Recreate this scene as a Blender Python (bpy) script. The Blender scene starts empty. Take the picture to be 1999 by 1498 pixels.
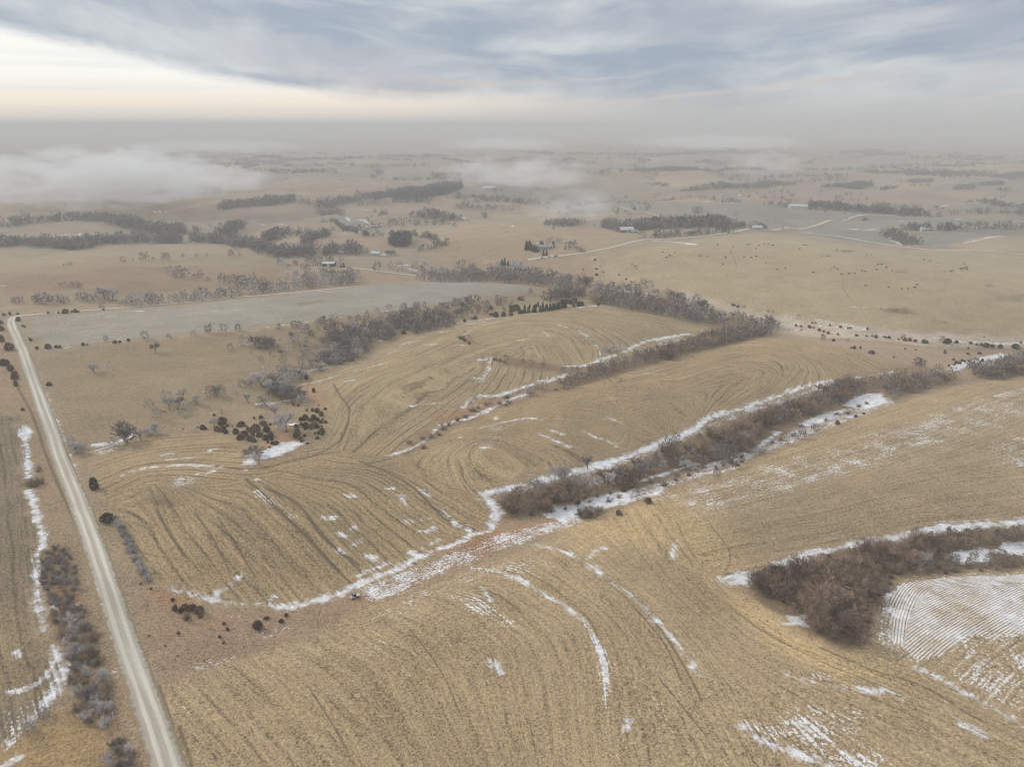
import bpy, bmesh, math, random
import numpy as np
from mathutils import Vector, Matrix

random.seed(7)
rng = np.random.default_rng(7)
SC = bpy.context.scene
COL = SC.collection

# ----------------------------------------------------------------------------------------------
# camera, sky, sun, exposure
# ----------------------------------------------------------------------------------------------
CAM_H = 140.0
PITCH = math.radians(20.0)
F = 1387.0                                   # focal length in pixels of a 1999 px wide picture
cam_data = bpy.data.cameras.new("camera")
cam_data.sensor_fit = 'HORIZONTAL'
cam_data.sensor_width = 36.0
cam_data.lens = 36.0 * F / 1999.0
cam_data.clip_start = 1.0
cam_data.clip_end = 90000.0
cam = bpy.data.objects.new("camera", cam_data)
cam.location = (0, 0, CAM_H)
cam.rotation_euler = (math.radians(90) - PITCH, 0, 0)
COL.objects.link(cam)
SC.camera = cam

SUN_AZ, SUN_EL = math.radians(-62), math.radians(30)
world = bpy.data.worlds.new("World")
SC.world = world
world.use_nodes = True


class NT:
    """small helper to write node trees as expressions"""
    def __init__(s, tree):
        s.t = tree
        s.t.nodes.clear()

    def n(s, kind, **kw):
        nd = s.t.nodes.new(kind)
        for k, v in kw.items():
            setattr(nd, k, v)
        return nd

    def put(s, sock, v):
        if isinstance(v, (int, float)):
            if sock.type == 'RGBA':
                sock.default_value = (v, v, v, 1)
            elif sock.type == 'VECTOR':
                sock.default_value = (v, v, v)
            else:
                sock.default_value = v
        elif isinstance(v, (tuple, list)):
            sock.default_value = tuple(v) + ((1.0,) if sock.type == 'RGBA' and len(v) == 3 else ())
        else:
            s.t.links.new(v, sock)

    def math(s, op, a, b=0.0, c=None, clamp=False):
        nd = s.n('ShaderNodeMath', operation=op)
        nd.use_clamp = clamp
        s.put(nd.inputs[0], a)
        s.put(nd.inputs[1], b)
        if c is not None:
            s.put(nd.inputs[2], c)
        return nd.outputs[0]

    def add(s, a, b): return s.math('ADD', a, b)
    def sub(s, a, b): return s.math('SUBTRACT', a, b)
    def mul(s, a, b): return s.math('MULTIPLY', a, b)
    def mx(s, a, b): return s.math('MAXIMUM', a, b)

    def step(s, x, a, b, lo=0.0, hi=1.0):
        nd = s.n('ShaderNodeMapRange', interpolation_type='SMOOTHSTEP')
        s.put(nd.inputs[0], x)
        s.put(nd.inputs[1], a); s.put(nd.inputs[2], b)
        s.put(nd.inputs[3], lo); s.put(nd.inputs[4], hi)
        return nd.outputs[0]

    def lin(s, x, a, b, lo=0.0, hi=1.0):
        nd = s.n('ShaderNodeMapRange')
        s.put(nd.inputs[0], x)
        s.put(nd.inputs[1], a); s.put(nd.inputs[2], b)
        s.put(nd.inputs[3], lo); s.put(nd.inputs[4], hi)
        return nd.outputs[0]

    def mix(s, f, a, b, mode='MIX'):
        nd = s.n('ShaderNodeMix', data_type='RGBA', blend_type=mode)
        s.put(nd.inputs[0], f)
        s.put(nd.inputs[6], a)
        s.put(nd.inputs[7], b)
        return nd.outputs[2]

    def comb(s, x, y, z=0.0):
        nd = s.n('ShaderNodeCombineXYZ')
        s.put(nd.inputs[0], x); s.put(nd.inputs[1], y); s.put(nd.inputs[2], z)
        return nd.outputs[0]

    def sep(s, v):
        nd = s.n('ShaderNodeSeparateXYZ')
        s.put(nd.inputs[0], v)
        return nd.outputs

    def noise(s, vec, scale=1.0, detail=3.0, rough=0.55, dist=0.0):
        nd = s.n('ShaderNodeTexNoise')
        s.put(nd.inputs['Vector'], vec)
        nd.inputs['Scale'].default_value = scale
        nd.inputs['Detail'].default_value = detail
        nd.inputs['Roughness'].default_value = rough
        nd.inputs['Distortion'].default_value = dist
        return nd.outputs[0]

    def attr(s, name):
        nd = s.n('ShaderNodeAttribute', attribute_name=name)
        return nd


def build_world():
    T = NT(world.node_tree)
    sky = T.n('ShaderNodeTexSky', sky_type='NISHITA')
    sky.sun_disc = False
    sky.sun_elevation = SUN_EL
    sky.sun_rotation = SUN_AZ
    sky.altitude = 450
    sky.air_density = 1.0
    sky.dust_density = 2.0
    d = T.sep(T.n('ShaderNodeTexCoord').outputs['Generated'])
    deg = 57.29578
    az = T.mul(T.math('ARCTAN2', d[0], d[1]), deg)
    el = T.mul(T.math('ARCSINE', d[2]), deg)
    az2 = T.mul(az, az)
    bowl = T.math('MINIMUM', T.mul(az2, 0.0026), 6.0)
    v = T.sub(el, bowl)
    # layered cloud: long streaks, softer billows
    wob = T.noise(T.comb(T.mul(az, 0.05), T.mul(el, 0.16), 7.0), 1.0, 3, 0.55)
    vw = T.add(v, T.mul(T.sub(wob, 0.5), 5.0))
    n1 = T.noise(T.comb(T.mul(az, 0.030), T.mul(vw, 0.25), 2.3), 1.0, 4, 0.5, 0.1)
    n2 = T.noise(T.comb(T.mul(az, 0.11), T.mul(vw, 0.42), 9.1), 1.0, 7, 0.6, 0.35)
    nn = T.add(T.mul(n1, 0.56), T.mul(n2, 0.44))
    nn = T.step(nn, 0.39, 0.62)
    deck = T.mix(nn, (0.335, 0.402, 0.495), (0.645, 0.675, 0.685))
    # faint mauve in the heavy parts
    mv = T.step(T.noise(T.comb(T.mul(az, 0.04), T.mul(vw, 0.3), 31.0), 1.0, 3), 0.45, 0.65)
    deck = T.mix(T.mul(mv, 0.35), deck, (0.44, 0.435, 0.51))
    # murk near the horizon
    low = T.step(el, 0.2, 3.4, 1.0, 0.0)
    warmside = T.step(az, -36, 22, 1.0, 0.0)
    murk = T.mix(warmside, (0.50, 0.502, 0.495), (0.74, 0.68, 0.61))
    deck = T.mix(T.mul(low, 0.85), deck, murk)
    # pinkish wisps low down
    pk = T.noise(T.comb(T.mul(az, 0.06), T.mul(v, 1.5), 3.0), 1.0, 3, 0.5, 0.2)
    pk = T.mul(T.step(pk, 0.52, 0.68), T.mul(T.step(el, 0.7, 1.6), T.step(el, 4.2, 2.4)))
    deck = T.mix(T.mul(pk, 0.6), deck, (0.66, 0.585, 0.53))
    # the bright opening under the deck towards the sun
    edge = T.add(T.mul(T.step(az, -44, -9, 1.0, 0.0), 4.9), 2.2)
    e2 = T.add(T.sub(edge, el), T.mul(T.sub(n2, 0.5), 1.7))
    gap = T.mul(T.step(e2, -0.45, 0.75), T.step(az, 16, -16))
    gap = T.mul(gap, T.mul(T.step(az, -150, -80), T.step(el, 0.0, 1.5, 0.25, 1.0)))
    band = T.noise(T.comb(T.mul(az, 0.03), T.mul(el, 1.5), 5.0), 1.0, 3, 0.5)
    bright = T.mix(T.step(el, 1.2, 3.4), (0.97, 0.855, 0.725), (0.98, 0.97, 0.93))
    bright = T.mix(T.mul(T.step(band, 0.48, 0.66), 0.35), bright, (0.74, 0.775, 0.77))
    deck = T.mix(T.mul(gap, 0.97), deck, bright)
    # an overcast sky is brighter overhead
    up = T.step(el, 10, 60, 1.0, 1.85)
    upc = T.n('ShaderNodeVectorMath', operation='SCALE')
    T.put(upc.inputs[0], deck); T.put(upc.inputs['Scale'], T.mul(up, 10.0))
    out = T.mix(0.955, sky.outputs[0], upc.outputs[0])
    bg = T.n('ShaderNodeBackground')
    T.put(bg.inputs[0], out)
    bg.inputs[1].default_value = 0.1
    o = T.n('ShaderNodeOutputWorld')
    T.t.links.new(bg.outputs[0], o.inputs[0])


build_world()
sun_data = bpy.data.lights.new("sun", 'SUN')
sun_data.energy = 2.3
sun_data.angle = math.radians(10)
sun_data.color = (1.0, 0.93, 0.84)
sun = bpy.data.objects.new("sun", sun_data)
svec = Vector((math.cos(SUN_EL) * math.sin(SUN_AZ), math.cos(SUN_EL) * math.cos(SUN_AZ), math.sin(SUN_EL)))
sun.rotation_euler = svec.to_track_quat('Z', 'Y').to_euler()
sun.location = svec * 400
COL.objects.link(sun)

SC.view_settings.view_transform = 'Standard'
SC.view_settings.look = 'None'
SC.view_settings.exposure = 0.08
SC.view_settings.gamma = 1.0
SC.view_settings.use_curve_mapping = False
cy = SC.cycles
cy.max_bounces = 4
cy.diffuse_bounces = 2
cy.glossy_bounces = 1
cy.transmission_bounces = 2
cy.transparent_max_bounces = 6
cy.volume_bounces = 2
cy.volume_max_steps = 96
cy.caustics_reflective = False
cy.caustics_refractive = False
cy.use_denoising = True
cy.denoiser = 'OPENIMAGEDENOISE'
cy.denoising_input_passes = 'RGB_ALBEDO_NORMAL'
cy.denoising_prefilter = 'ACCURATE'
cy.filter_width = 1.15
cy.use_adaptive_sampling = True
cy.adaptive_threshold = 0.012

HAZE_DENSITY = 0.00031
HAZE_COLOR = (0.705, 0.712, 0.715)

# ----------------------------------------------------------------------------------------------
# terrain function and projection of picture points to the ground
# ----------------------------------------------------------------------------------------------
_perm = np.random.default_rng(11).random((256, 256))


def vnoise(x, y):
    xi = np.floor(x).astype(int); yi = np.floor(y).astype(int)
    fx = x - xi; fy = y - yi
    fx = fx * fx * fx * (fx * (fx * 6 - 15) + 10); fy = fy * fy * fy * (fy * (fy * 6 - 15) + 10)
    a = _perm[xi & 255, yi & 255]; b = _perm[(xi + 1) & 255, yi & 255]
    c = _perm[xi & 255, (yi + 1) & 255]; d = _perm[(xi + 1) & 255, (yi + 1) & 255]
    return (a * (1 - fx) + b * fx) * (1 - fy) + (c * (1 - fx) + d * fx) * fy - 0.5


def sstep(x, a, b):
    t = np.clip((x - a) / (b - a), 0, 1)
    return t * t * (3 - 2 * t)


def polydist(x, y, pts, signed=False):
    """distance of points to a polyline, and the arc length of the nearest point"""
    best = np.full(x.shape, 1e12); arc = np.zeros(x.shape); sg = np.ones(x.shape)
    s = 0.0
    for (ax, ay), (bx, by) in zip(pts[:-1], pts[1:]):
        dx, dy = bx - ax, by - ay
        L2 = dx * dx + dy * dy + 1e-9
        t = np.clip(((x - ax) * dx + (y - ay) * dy) / L2, 0, 1)
        qx, qy = x - ax - t * dx, y - ay - t * dy
        d = qx * qx + qy * qy
        m = d < best
        L = math.sqrt(L2)
        best = np.where(m, d, best)
        arc = np.where(m, s + t * L, arc)
        if signed:
            sg = np.where(m, np.sign(dx * (y - ay) - dy * (x - ax)), sg)
        s += L
    best = np.sqrt(best)
    return (best * sg if signed else best), arc


def smooth(pts, k=5):
    """Catmull-Rom through world points"""
    p = [np.array(q, float) for q in pts]
    if len(p) < 3:
        return [tuple(q) for q in p]
    out = []
    for i in range(len(p) - 1):
        p0 = p[i - 1] if i else 2 * p[0] - p[1]
        p1, p2 = p[i], p[i + 1]
        p3 = p[i + 2] if i + 2 < len(p) else 2 * p[-1] - p[-2]
        for j in range(k):
            t = j / k
            out.append(tuple(0.5 * ((2 * p1) + (p2 - p0) * t + (2 * p0 - 5 * p1 + 4 * p2 - p3) * t * t + (3 * p1 - p0 - 3 * p2 + p3) * t ** 3)))
    out.append(tuple(p[-1]))
    return out


DRAWS = []       # (world polyline, depth, width)
DRAWS_PX = [
    ([(560, 1190), (800, 1095), (960, 1020), (1100, 975), (1300, 895), (1480, 825), (1640, 772), (1880, 738), (2060, 700)], 7.0, 36),
    ([(770, 888), (900, 812), (1030, 765), (1170, 720), (1300, 680), (1440, 648), (1530, 640)], 6.0, 34),
    ([(150, 885), (270, 852), (420, 825), (520, 790), (580, 740), (660, 700), (760, 655), (900, 625), (1060, 590)], 6.0, 40),
    ([(1440, 1150), (1560, 1130), (1700, 1100), (1860, 1080), (2080, 1060)], 5.0, 26),
    ([(1140, 560), (1290, 590), (1460, 628), (1680, 655), (2080, 676)], 8.0, 55),
    ([(40, 592), (220, 588), (450, 570), (700, 545), (900, 535), (1100, 540)], 7.0, 70),
    ([(-60, 480), (180, 475), (440, 474), (560, 495), (700, 492), (850, 520)], 14.0, 130),
]


def far_draw(x, y):
    """small near the winding bottoms of the branching valleys in the far country"""
    wx = x + 60 * vnoise(x / 140 + 5, y / 140); wy = y + 60 * vnoise(x / 140, y / 140 + 9)
    a = np.abs(vnoise(wx / 520 + 61.3, wy / 430 + 12.7)) * 520
    b = np.abs(vnoise(wx / 260 + 7.9, wy / 230 + 44.1)) * 300 + 9
    return np.minimum(a, b)


def H(x, y):
    x = np.asarray(x, float); y = np.asarray(y, float)
    r = np.hypot(x, y)
    big = sstep(r, 420, 1250)
    h = (2.0 + 19.0 * big) * 2.0 * (0.62 * vnoise(x / 330 + 3.3, y / 330 + 8.1) + 0.38 * vnoise(x / 150 + 17, y / 150 + 2))
    h += 1.3 * vnoise(x / 46 + 5, y / 46 + 9)
    h += sstep(r, 1500, 4000) * 26.0 * vnoise(x / 1700 + 1.5, y / 1700 + 4.4)
    fm = sstep(r, 850, 1250) * (1 - 0.6 * sstep(r, 3000, 5000))
    m = fm > 0
    if m.any():
        h[m] -= 10.0 * fm[m] * np.exp(-(far_draw(x[m], y[m]) / 42.0) ** 2)
    h += 11.0 * np.exp(-(((x - 330) / 190) ** 2 + ((y - 760) / 160) ** 2))
    h += 4.0 * np.exp(-(((x - 95) / 60) ** 2 + ((y - 360) / 50) ** 2))
    h += 3.0 * np.exp(-(((x - 10) / 60) ** 2 + ((y - 500) / 55) ** 2))
    for pts, dep, w in DRAWS:
        xs = [p[0] for p in pts]; ys = [p[1] for p in pts]
        m = (x > min(xs) - 3 * w) & (x < max(xs) + 3 * w) & (y > min(ys) - 3 * w) & (y < max(ys) + 3 * w)
        if m.any():
            d, _ = polydist(x[m], y[m], pts)
            h[m] -= dep * np.exp(-(d / w) ** 2)
    return h


def rays(px):
    px = np.asarray(px, float).reshape(-1, 2)
    a = (px[:, 0] - 999.5) / F
    b = -(px[:, 1] - 749.0) / F
    cp, sp = math.cos(PITCH), math.sin(PITCH)
    return np.stack([a, cp + b * sp, -sp + b * cp], 1)


_tabA = np.radians(np.linspace(-52, 52, 900)); _tabL = np.linspace(math.log(40), math.log(70000), 1500)
_tab = None


def make_table():
    """heights on a polar grid, so that sight lines can be followed quickly"""
    global _tab
    r = np.exp(_tabL)
    _tab = H((r[:, None] * np.sin(_tabA)[None]).ravel(), (r[:, None] * np.cos(_tabA)[None]).ravel()).reshape(len(_tabL), len(_tabA))


def Hq(x, y):
    fa = np.clip((np.arctan2(x, y) - _tabA[0]) / (_tabA[1] - _tabA[0]), 0, len(_tabA) - 1.001)
    fl = np.clip((np.log(np.maximum(np.hypot(x, y), 40)) - _tabL[0]) / (_tabL[1] - _tabL[0]), 0, len(_tabL) - 1.001)
    ia = fa.astype(int); il = fl.astype(int); fa = fa - ia; fl = fl - il
    return ((_tab[il, ia] * (1 - fa) + _tab[il, ia + 1] * fa) * (1 - fl) + (_tab[il + 1, ia] * (1 - fa) + _tab[il + 1, ia + 1] * fa) * fl)


_steps = 60.0 * 1.0125 ** np.arange(560)


def ground(px):
    """where the sight lines through picture points first meet the terrain; world xyz, so things can be stood there"""
    d = rays(px)
    d[:, 2] = np.minimum(d[:, 2], -0.012)
    p = d[:, None, :] * _steps[None, :, None]
    below = (CAM_H + p[:, :, 2]) < Hq(p[:, :, 0], p[:, :, 1])
    k = np.where(below.any(1), below.argmax(1), len(_steps) - 1)
    hi = _steps[k]; lo = _steps[np.maximum(k - 1, 0)]
    for i in range(14):
        mid = (lo + hi) / 2
        q = d * mid[:, None]
        b = (CAM_H + q[:, 2]) < Hq(q[:, 0], q[:, 1])
        hi = np.where(b, mid, hi); lo = np.where(b, lo, mid)
    q = d * hi[:, None]
    return np.stack([q[:, 0], q[:, 1], H(q[:, 0], q[:, 1])], 1)


def flat(px):
    d = rays(px)
    t = CAM_H / -d[:, 2]
    return (d * t[:, None])[:, :2]


_dr = [[tuple(q) for q in flat(p)] for p, _, _ in DRAWS_PX]
DRAWS = [(smooth(w, 3), dep, wd) for w, (_, dep, wd) in zip(_dr, DRAWS_PX)]
make_table()
_dr = [[tuple(q[:2]) for q in ground(p)] for p, _, _ in DRAWS_PX]
DRAWS = [(smooth(w, 3), dep, wd) for w, (_, dep, wd) in zip(_dr, DRAWS_PX)]
make_table()


def G(px):
    return [tuple(q[:2]) for q in ground(px)]


# ----------------------------------------------------------------------------------------------
# tagging and mesh helpers
# ----------------------------------------------------------------------------------------------
def mesh_np(name, verts, faces, mat=None):
    me = bpy.data.meshes.new(name)
    me.from_pydata([tuple(v) for v in verts], [], [tuple(f) for f in faces])
    me.update()
    if mat:
        me.materials.append(mat)
    return me


def mesh_fast(name, verts, faces, mat=None):
    """verts (n,3) and faces (m,k) numpy arrays"""
    me = bpy.data.meshes.new(name)
    verts = np.asarray(verts, np.float32); faces = np.asarray(faces, np.int32)
    k = faces.shape[1]
    me.vertices.add(len(verts)); me.vertices.foreach_set('co', verts.ravel())
    me.loops.add(faces.size); me.loops.foreach_set('vertex_index', faces.ravel())
    me.polygons.add(len(faces))
    me.polygons.foreach_set('loop_start', np.arange(0, faces.size, k, dtype=np.int32))
    me.update(calc_edges=True)
    if mat:
        me.materials.append(mat)
    return me


def obj(name, me, parent=None, loc=None):
    o = bpy.data.objects.new(name, me)
    COL.objects.link(o)
    if parent:
        o.parent = parent
    if loc is not None:
        o.location = loc
    return o


def tag(o, label=None, cat=None, group=None, kind=None):
    if label: o['label'] = label
    if cat: o['category'] = cat
    if group: o['group'] = group
    if kind: o['kind'] = kind
    return o


def copy_tree(o, parent=None):
    c = o.copy()
    COL.objects.link(c)
    if parent:
        c.parent = parent
    for ch in list(o.children):
        copy_tree(ch, c)
    return c


def material(name, build, rough=0.95):
    m = bpy.data.materials.new(name)
    m.use_nodes = True
    T = NT(m.node_tree)
    col, rg, nrm = build(T)
    b = T.n('ShaderNodeBsdfPrincipled')
    T.put(b.inputs['Base Color'], col)
    T.put(b.inputs['Roughness'], rough if rg is None else rg)
    b.inputs['Specular IOR Level'].default_value = 0.12
    if nrm is not None:
        T.put(b.inputs['Normal'], nrm)
    o = T.n('ShaderNodeOutputMaterial')
    T.t.links.new(b.outputs[0], o.inputs[0])
    return m


def varied(name, c1, c2, scale=1.2, rough=0.95, rnd=0.35):
    """two-tone noise colour, with each object a little lighter or darker than the next"""
    def build(T):
        pos = T.n('ShaderNodeNewGeometry').outputs['Position']
        n = T.noise(pos, scale, 3)
        c = T.mix(T.step(n, 0.35, 0.65), c1, c2)
        r = T.n('ShaderNodeObjectInfo').outputs['Random']
        s = T.n('ShaderNodeVectorMath', operation='SCALE')
        T.put(s.inputs[0], c); T.put(s.inputs['Scale'], T.lin(r, 0, 1, 1 - rnd, 1 + rnd))
        return s.outputs[0], None, None
    return material(name, build, rough)


# ----------------------------------------------------------------------------------------------
# ground material
# ----------------------------------------------------------------------------------------------
def ground_build(T):
    base = T.attr('base').outputs['Color']
    rowa = T.sep(T.attr('row').outputs['Vector'])
    mska = T.sep(T.attr('mask').outputs['Vector'])
    u, v, amt = rowa[0], rowa[1], rowa[2]
    sd, patch, dark = mska[0], mska[1], mska[2]
    pos = T.n('ShaderNodeNewGeometry').outputs['Position']
    # large soft tone changes of the land
    n_big = T.noise(pos, 0.0065, 4, 0.6)
    n_mid = T.noise(pos, 0.045, 4, 0.6)
    n_sml = T.noise(pos, 0.42, 4, 0.68)
    n_fin = T.noise(pos, 2.5, 3, 0.75)
    # rows: long streaks along the tillage
    n_gr = T.noise(pos, 1.15, 2, 0.6)
    r1 = T.noise(T.comb(T.mul(u, 0.012), T.mul(v, 0.30), 0.0), 1.0, 4, 0.62, 0.3)
    r2 = T.noise(T.comb(T.mul(u, 0.07), T.mul(v, 1.15), 4.0), 1.0, 3, 0.6)
    r3 = T.noise(T.comb(T.mul(u, 0.7), T.mul(v, 1.9), 8.0), 1.0, 2, 0.6)
    line = T.math('SINE', T.add(T.mul(v, 5.0), T.mul(r2, 5.0)))
    tone = T.add(T.mul(T.sub(n_big, 0.5), 0.5), T.mul(T.sub(n_mid, 0.5), 0.5))
    tone = T.add(tone, T.mul(T.sub(n_sml, 0.5), 0.55))
    rows = T.add(T.mul(T.sub(r1, 0.5), 1.05), T.mul(T.sub(r2, 0.5), 0.85))
    rows = T.add(rows, T.add(T.mul(T.sub(r3, 0.5), 1.0), T.mul(T.mul(line, T.step(r1, 0.4, 0.65)), 0.05)))
    tone = T.add(tone, T.mul(rows, amt))
    tone = T.add(tone, T.add(T.mul(T.sub(n_fin, 0.5), 2.6), T.mul(T.sub(n_gr, 0.5), 1.4)))
    # terraces and combine tracks: darker lines a few metres apart, broken along their length
    fr = T.math('FRACT', T.add(T.mul(v, 0.19), T.mul(T.sub(n_mid, 0.5), 1.0)), 0.0)
    tl = T.math('ABSOLUTE', T.sub(fr, 0.5), 0.0)
    keep = T.noise(T.comb(T.mul(u, 0.014), T.mul(v, 0.10), 21.0), 1.0, 3, 0.6)
    rough_l = T.add(tl, T.mul(T.sub(n_sml, 0.5), 0.16))
    tl = T.mul(T.step(rough_l, 0.36, 0.47), T.step(keep, 0.38, 0.58))
    tone = T.sub(tone, T.mul(T.mul(tl, T.step(amt, 0.62, 1.0)), 0.40))
    pas = T.math('SINE', T.add(T.mul(v, 2.45), T.mul(T.sub(n_mid, 0.5), 5.0)))
    tone = T.add(tone, T.mul(T.mul(pas, T.step(amt, 0.62, 1.0)), T.mul(T.step(keep, 0.65, 0.35), 0.13)))
    # grooves: thin darker lines
    g = T.step(T.add(r1, T.mul(T.sub(n_sml, 0.5), 0.25)), 0.585, 0.66)
    tone = T.sub(tone, T.mul(T.mul(g, amt), 0.34))
    fac = T.math('MAXIMUM', T.add(tone, 1.03), 0.25)
    sc = T.n('ShaderNodeVectorMath', operation='SCALE')
    T.put(sc.inputs[0], base); T.put(sc.inputs['Scale'], fac)
    col = sc.outputs[0]
    # dead straw is paler and yellower where it lies thick, soil shows where it is thin
    col = T.mix(T.mul(T.step(tone, -0.2, -0.75), 0.6), col, (0.10, 0.072, 0.045))
    hue = T.noise(pos, 0.018, 3, 0.6)
    col = T.mix(T.mul(T.step(hue, 0.5, 0.75), 0.09), col, (0.34, 0.205, 0.115))
    # bare tracks and damp hollows
    dk = T.step(T.add(dark, T.mul(T.sub(n_sml, 0.5), 0.7)), 0.45, 0.85)
    col = T.mix(T.mul(dk, 0.72), col, (0.105, 0.078, 0.050))
    # snow: drift bodies with ragged edges, and thin cover caught between rows
    n_rag = T.noise(pos, 0.33, 4, 0.72)
    rag = T.add(T.mul(T.sub(T.noise(pos, 0.10, 3, 0.6), 0.5), 4.5), T.mul(T.sub(n_rag, 0.5), 6.5))
    rag = T.add(rag, T.add(T.mul(T.sub(n_fin, 0.5), 4.2), T.mul(T.mul(T.sub(r2, 0.5), amt), 6.0)))
    s1 = T.step(T.add(sd, rag), -1.1, 1.15)
    deep = T.step(sd, 0.5, 4.0)
    tuft = T.step(T.add(n_fin, T.mul(T.sub(n_gr, 0.5), 0.6)), 0.54, 0.64)
    s1 = T.mul(s1, T.sub(1.0, T.mul(tuft, T.lin(deep, 0, 1, 0.85, 0.6))))
    streak = T.add(T.mul(r2, 0.30), T.add(T.mul(r3, 0.34), T.mul(r1, 0.14)))
    streak = T.add(streak, T.add(0.11, T.mul(T.sub(T.noise(pos, 0.09, 3, 0.6), 0.5), 0.50)))
    streak = T.add(streak, T.add(T.mul(T.sub(n_fin, 0.5), 0.46), T.mul(T.sub(n_gr, 0.5), 0.40)))
    streak = T.add(streak, T.mul(T.mul(line, amt), 0.06))
    sheet = T.step(patch, 0.58, 0.68)
    line2 = T.math('SINE', T.add(T.mul(v, 7.6), T.mul(T.sub(n_sml, 0.5), 2.0)))
    rowsn = T.add(T.add(0.515, T.mul(line2, 0.14)), T.add(T.mul(T.sub(n_fin, 0.5), 0.62), T.mul(T.sub(T.noise(pos, 0.075, 4, 0.65), 0.5), 0.75)))
    streak = T.add(T.mul(streak, T.sub(1.0, sheet)), T.mul(rowsn, sheet))
    thr = T.lin(patch, 0.0, 1.0, 0.76, 0.34)
    s2 = T.mul(T.step(T.sub(streak, thr), -0.02, 0.07), T.step(patch, 0.02, 0.10))
    snow = T.mul(T.mx(s1, T.mul(s2, 0.92)), T.lin(n_rag, 0.3, 0.65, 0.78, 1.0))
    snowc = T.mix(T.step(T.add(n_rag, T.mul(n_gr, 0.5)), 0.55, 0.95), (0.60, 0.595, 0.60), (0.80, 0.80, 0.81))
    col = T.mix(snow, col, snowc)
    bump = T.n('ShaderNodeBump')
    bump.inputs['Strength'].default_value = 0.5
    bump.inputs['Distance'].default_value = 0.25
    T.put(bump.inputs['Height'], T.add(T.mul(T.add(r2, r3), amt), n_fin))
    return col, 0.95, bump.outputs[0]


M_GROUND = material("dry_land", ground_build)

# ----------------------------------------------------------------------------------------------
# ground sheet
# ----------------------------------------------------------------------------------------------
az_in = np.linspace(-46, 46, 800)
az_out = np.concatenate([np.linspace(46, 314, 80)[1:-1]])
AZ = np.radians(np.concatenate([az_in, az_out]))
rr = [20.0]
while rr[-1] < 60000:
    r = rr[-1]
    k = 0.02 if r < 100 else 0.0048 if r < 720 else 0.008 if r < 2500 else 0.03
    rr.append(r * (1 + k))
RR = np.array(rr)
nA, nR = len(AZ), len(RR)
gx = (RR[:, None] * np.sin(AZ)[None, :]).ravel()
gy = (RR[:, None] * np.cos(AZ)[None, :]).ravel()
gz = H(gx, gy)
N = nA * nR
verts = np.concatenate([np.stack([gx, gy, gz], 1), [[0, 0, float(H(np.array([0.]), np.array([0.]))[0])]]])
i = np.arange(nR - 1)[:, None]; j = np.arange(nA)[None, :]
a = i * nA + j; b = i * nA + (j + 1) % nA
quads = np.stack([a, a + nA, b + nA, b], -1).reshape(-1, 4)
# quads wound so that normals point up
quads = quads[:, ::-1]
cap = np.array([[N, (jj + 1) % nA, jj, jj] for jj in range(nA)], np.int32)
me = bpy.data.meshes.new("ground")
X, Y = verts[:, 0], verts[:, 1]
nq = len(quads)
loops = np.concatenate([quads.ravel(), cap[:, :3].ravel()]).astype(np.int32)
starts = np.concatenate([np.arange(nq) * 4, nq * 4 + np.arange(nA) * 3]).astype(np.int32)
me.vertices.add(len(verts)); me.vertices.foreach_set('co', verts.astype(np.float32).ravel())
me.loops.add(len(loops)); me.loops.foreach_set('vertex_index', loops)
me.polygons.add(len(starts)); me.polygons.foreach_set('loop_start', starts)
me.update(calc_edges=True)
me.polygons.foreach_set('use_smooth', np.ones(len(starts), bool))

base = np.zeros((N + 1, 3)); row = np.zeros((N + 1, 3)); mask = np.zeros((N + 1, 3))
mask[:, 0] = -9.0
RAD = np.hypot(X, Y)


def near(pts, pad):
    xs = [p[0] for p in pts]; ys = [p[1] for p in pts]
    return np.where((X > min(xs) - pad) & (X < max(xs) + pad) & (Y > min(ys) - pad) & (Y < max(ys) + pad))[0]


def inside(x, y, poly):
    c = np.zeros(x.shape, bool)
    for (ax, ay), (bx, by) in zip(poly, poly[1:] + poly[:1]):
        if ay != by:
            m = ((ay > y) != (by > y)) & (x < (bx - ax) * (y - ay) / (by - ay) + ax)
            c ^= m
    return c


def sdist(idx, poly):
    d, _ = polydist(X[idx], Y[idx], poly + poly[:1])
    return np.where(inside(X[idx], Y[idx], poly), d, -d)


def zone(px, color, soft=3.0, amt=None, wob=3.0, world=False, weight=1.0):
    poly = px if world else G(px)
    idx = near(poly, soft * 3 + wob * 2)
    if not len(idx): return
    d = sdist(idx, poly) + wob * 2 * vnoise(X[idx] / 9 + 3, Y[idx] / 9) + wob * vnoise(X[idx] / 3, Y[idx] / 3)
    w = sstep(d, -soft, soft) * weight
    base[idx] = base[idx] * (1 - w[:, None]) + np.array(color) * w[:, None]
    if amt is not None:
        row[idx, 2] = row[idx, 2] * (1 - w) + amt * w


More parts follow.
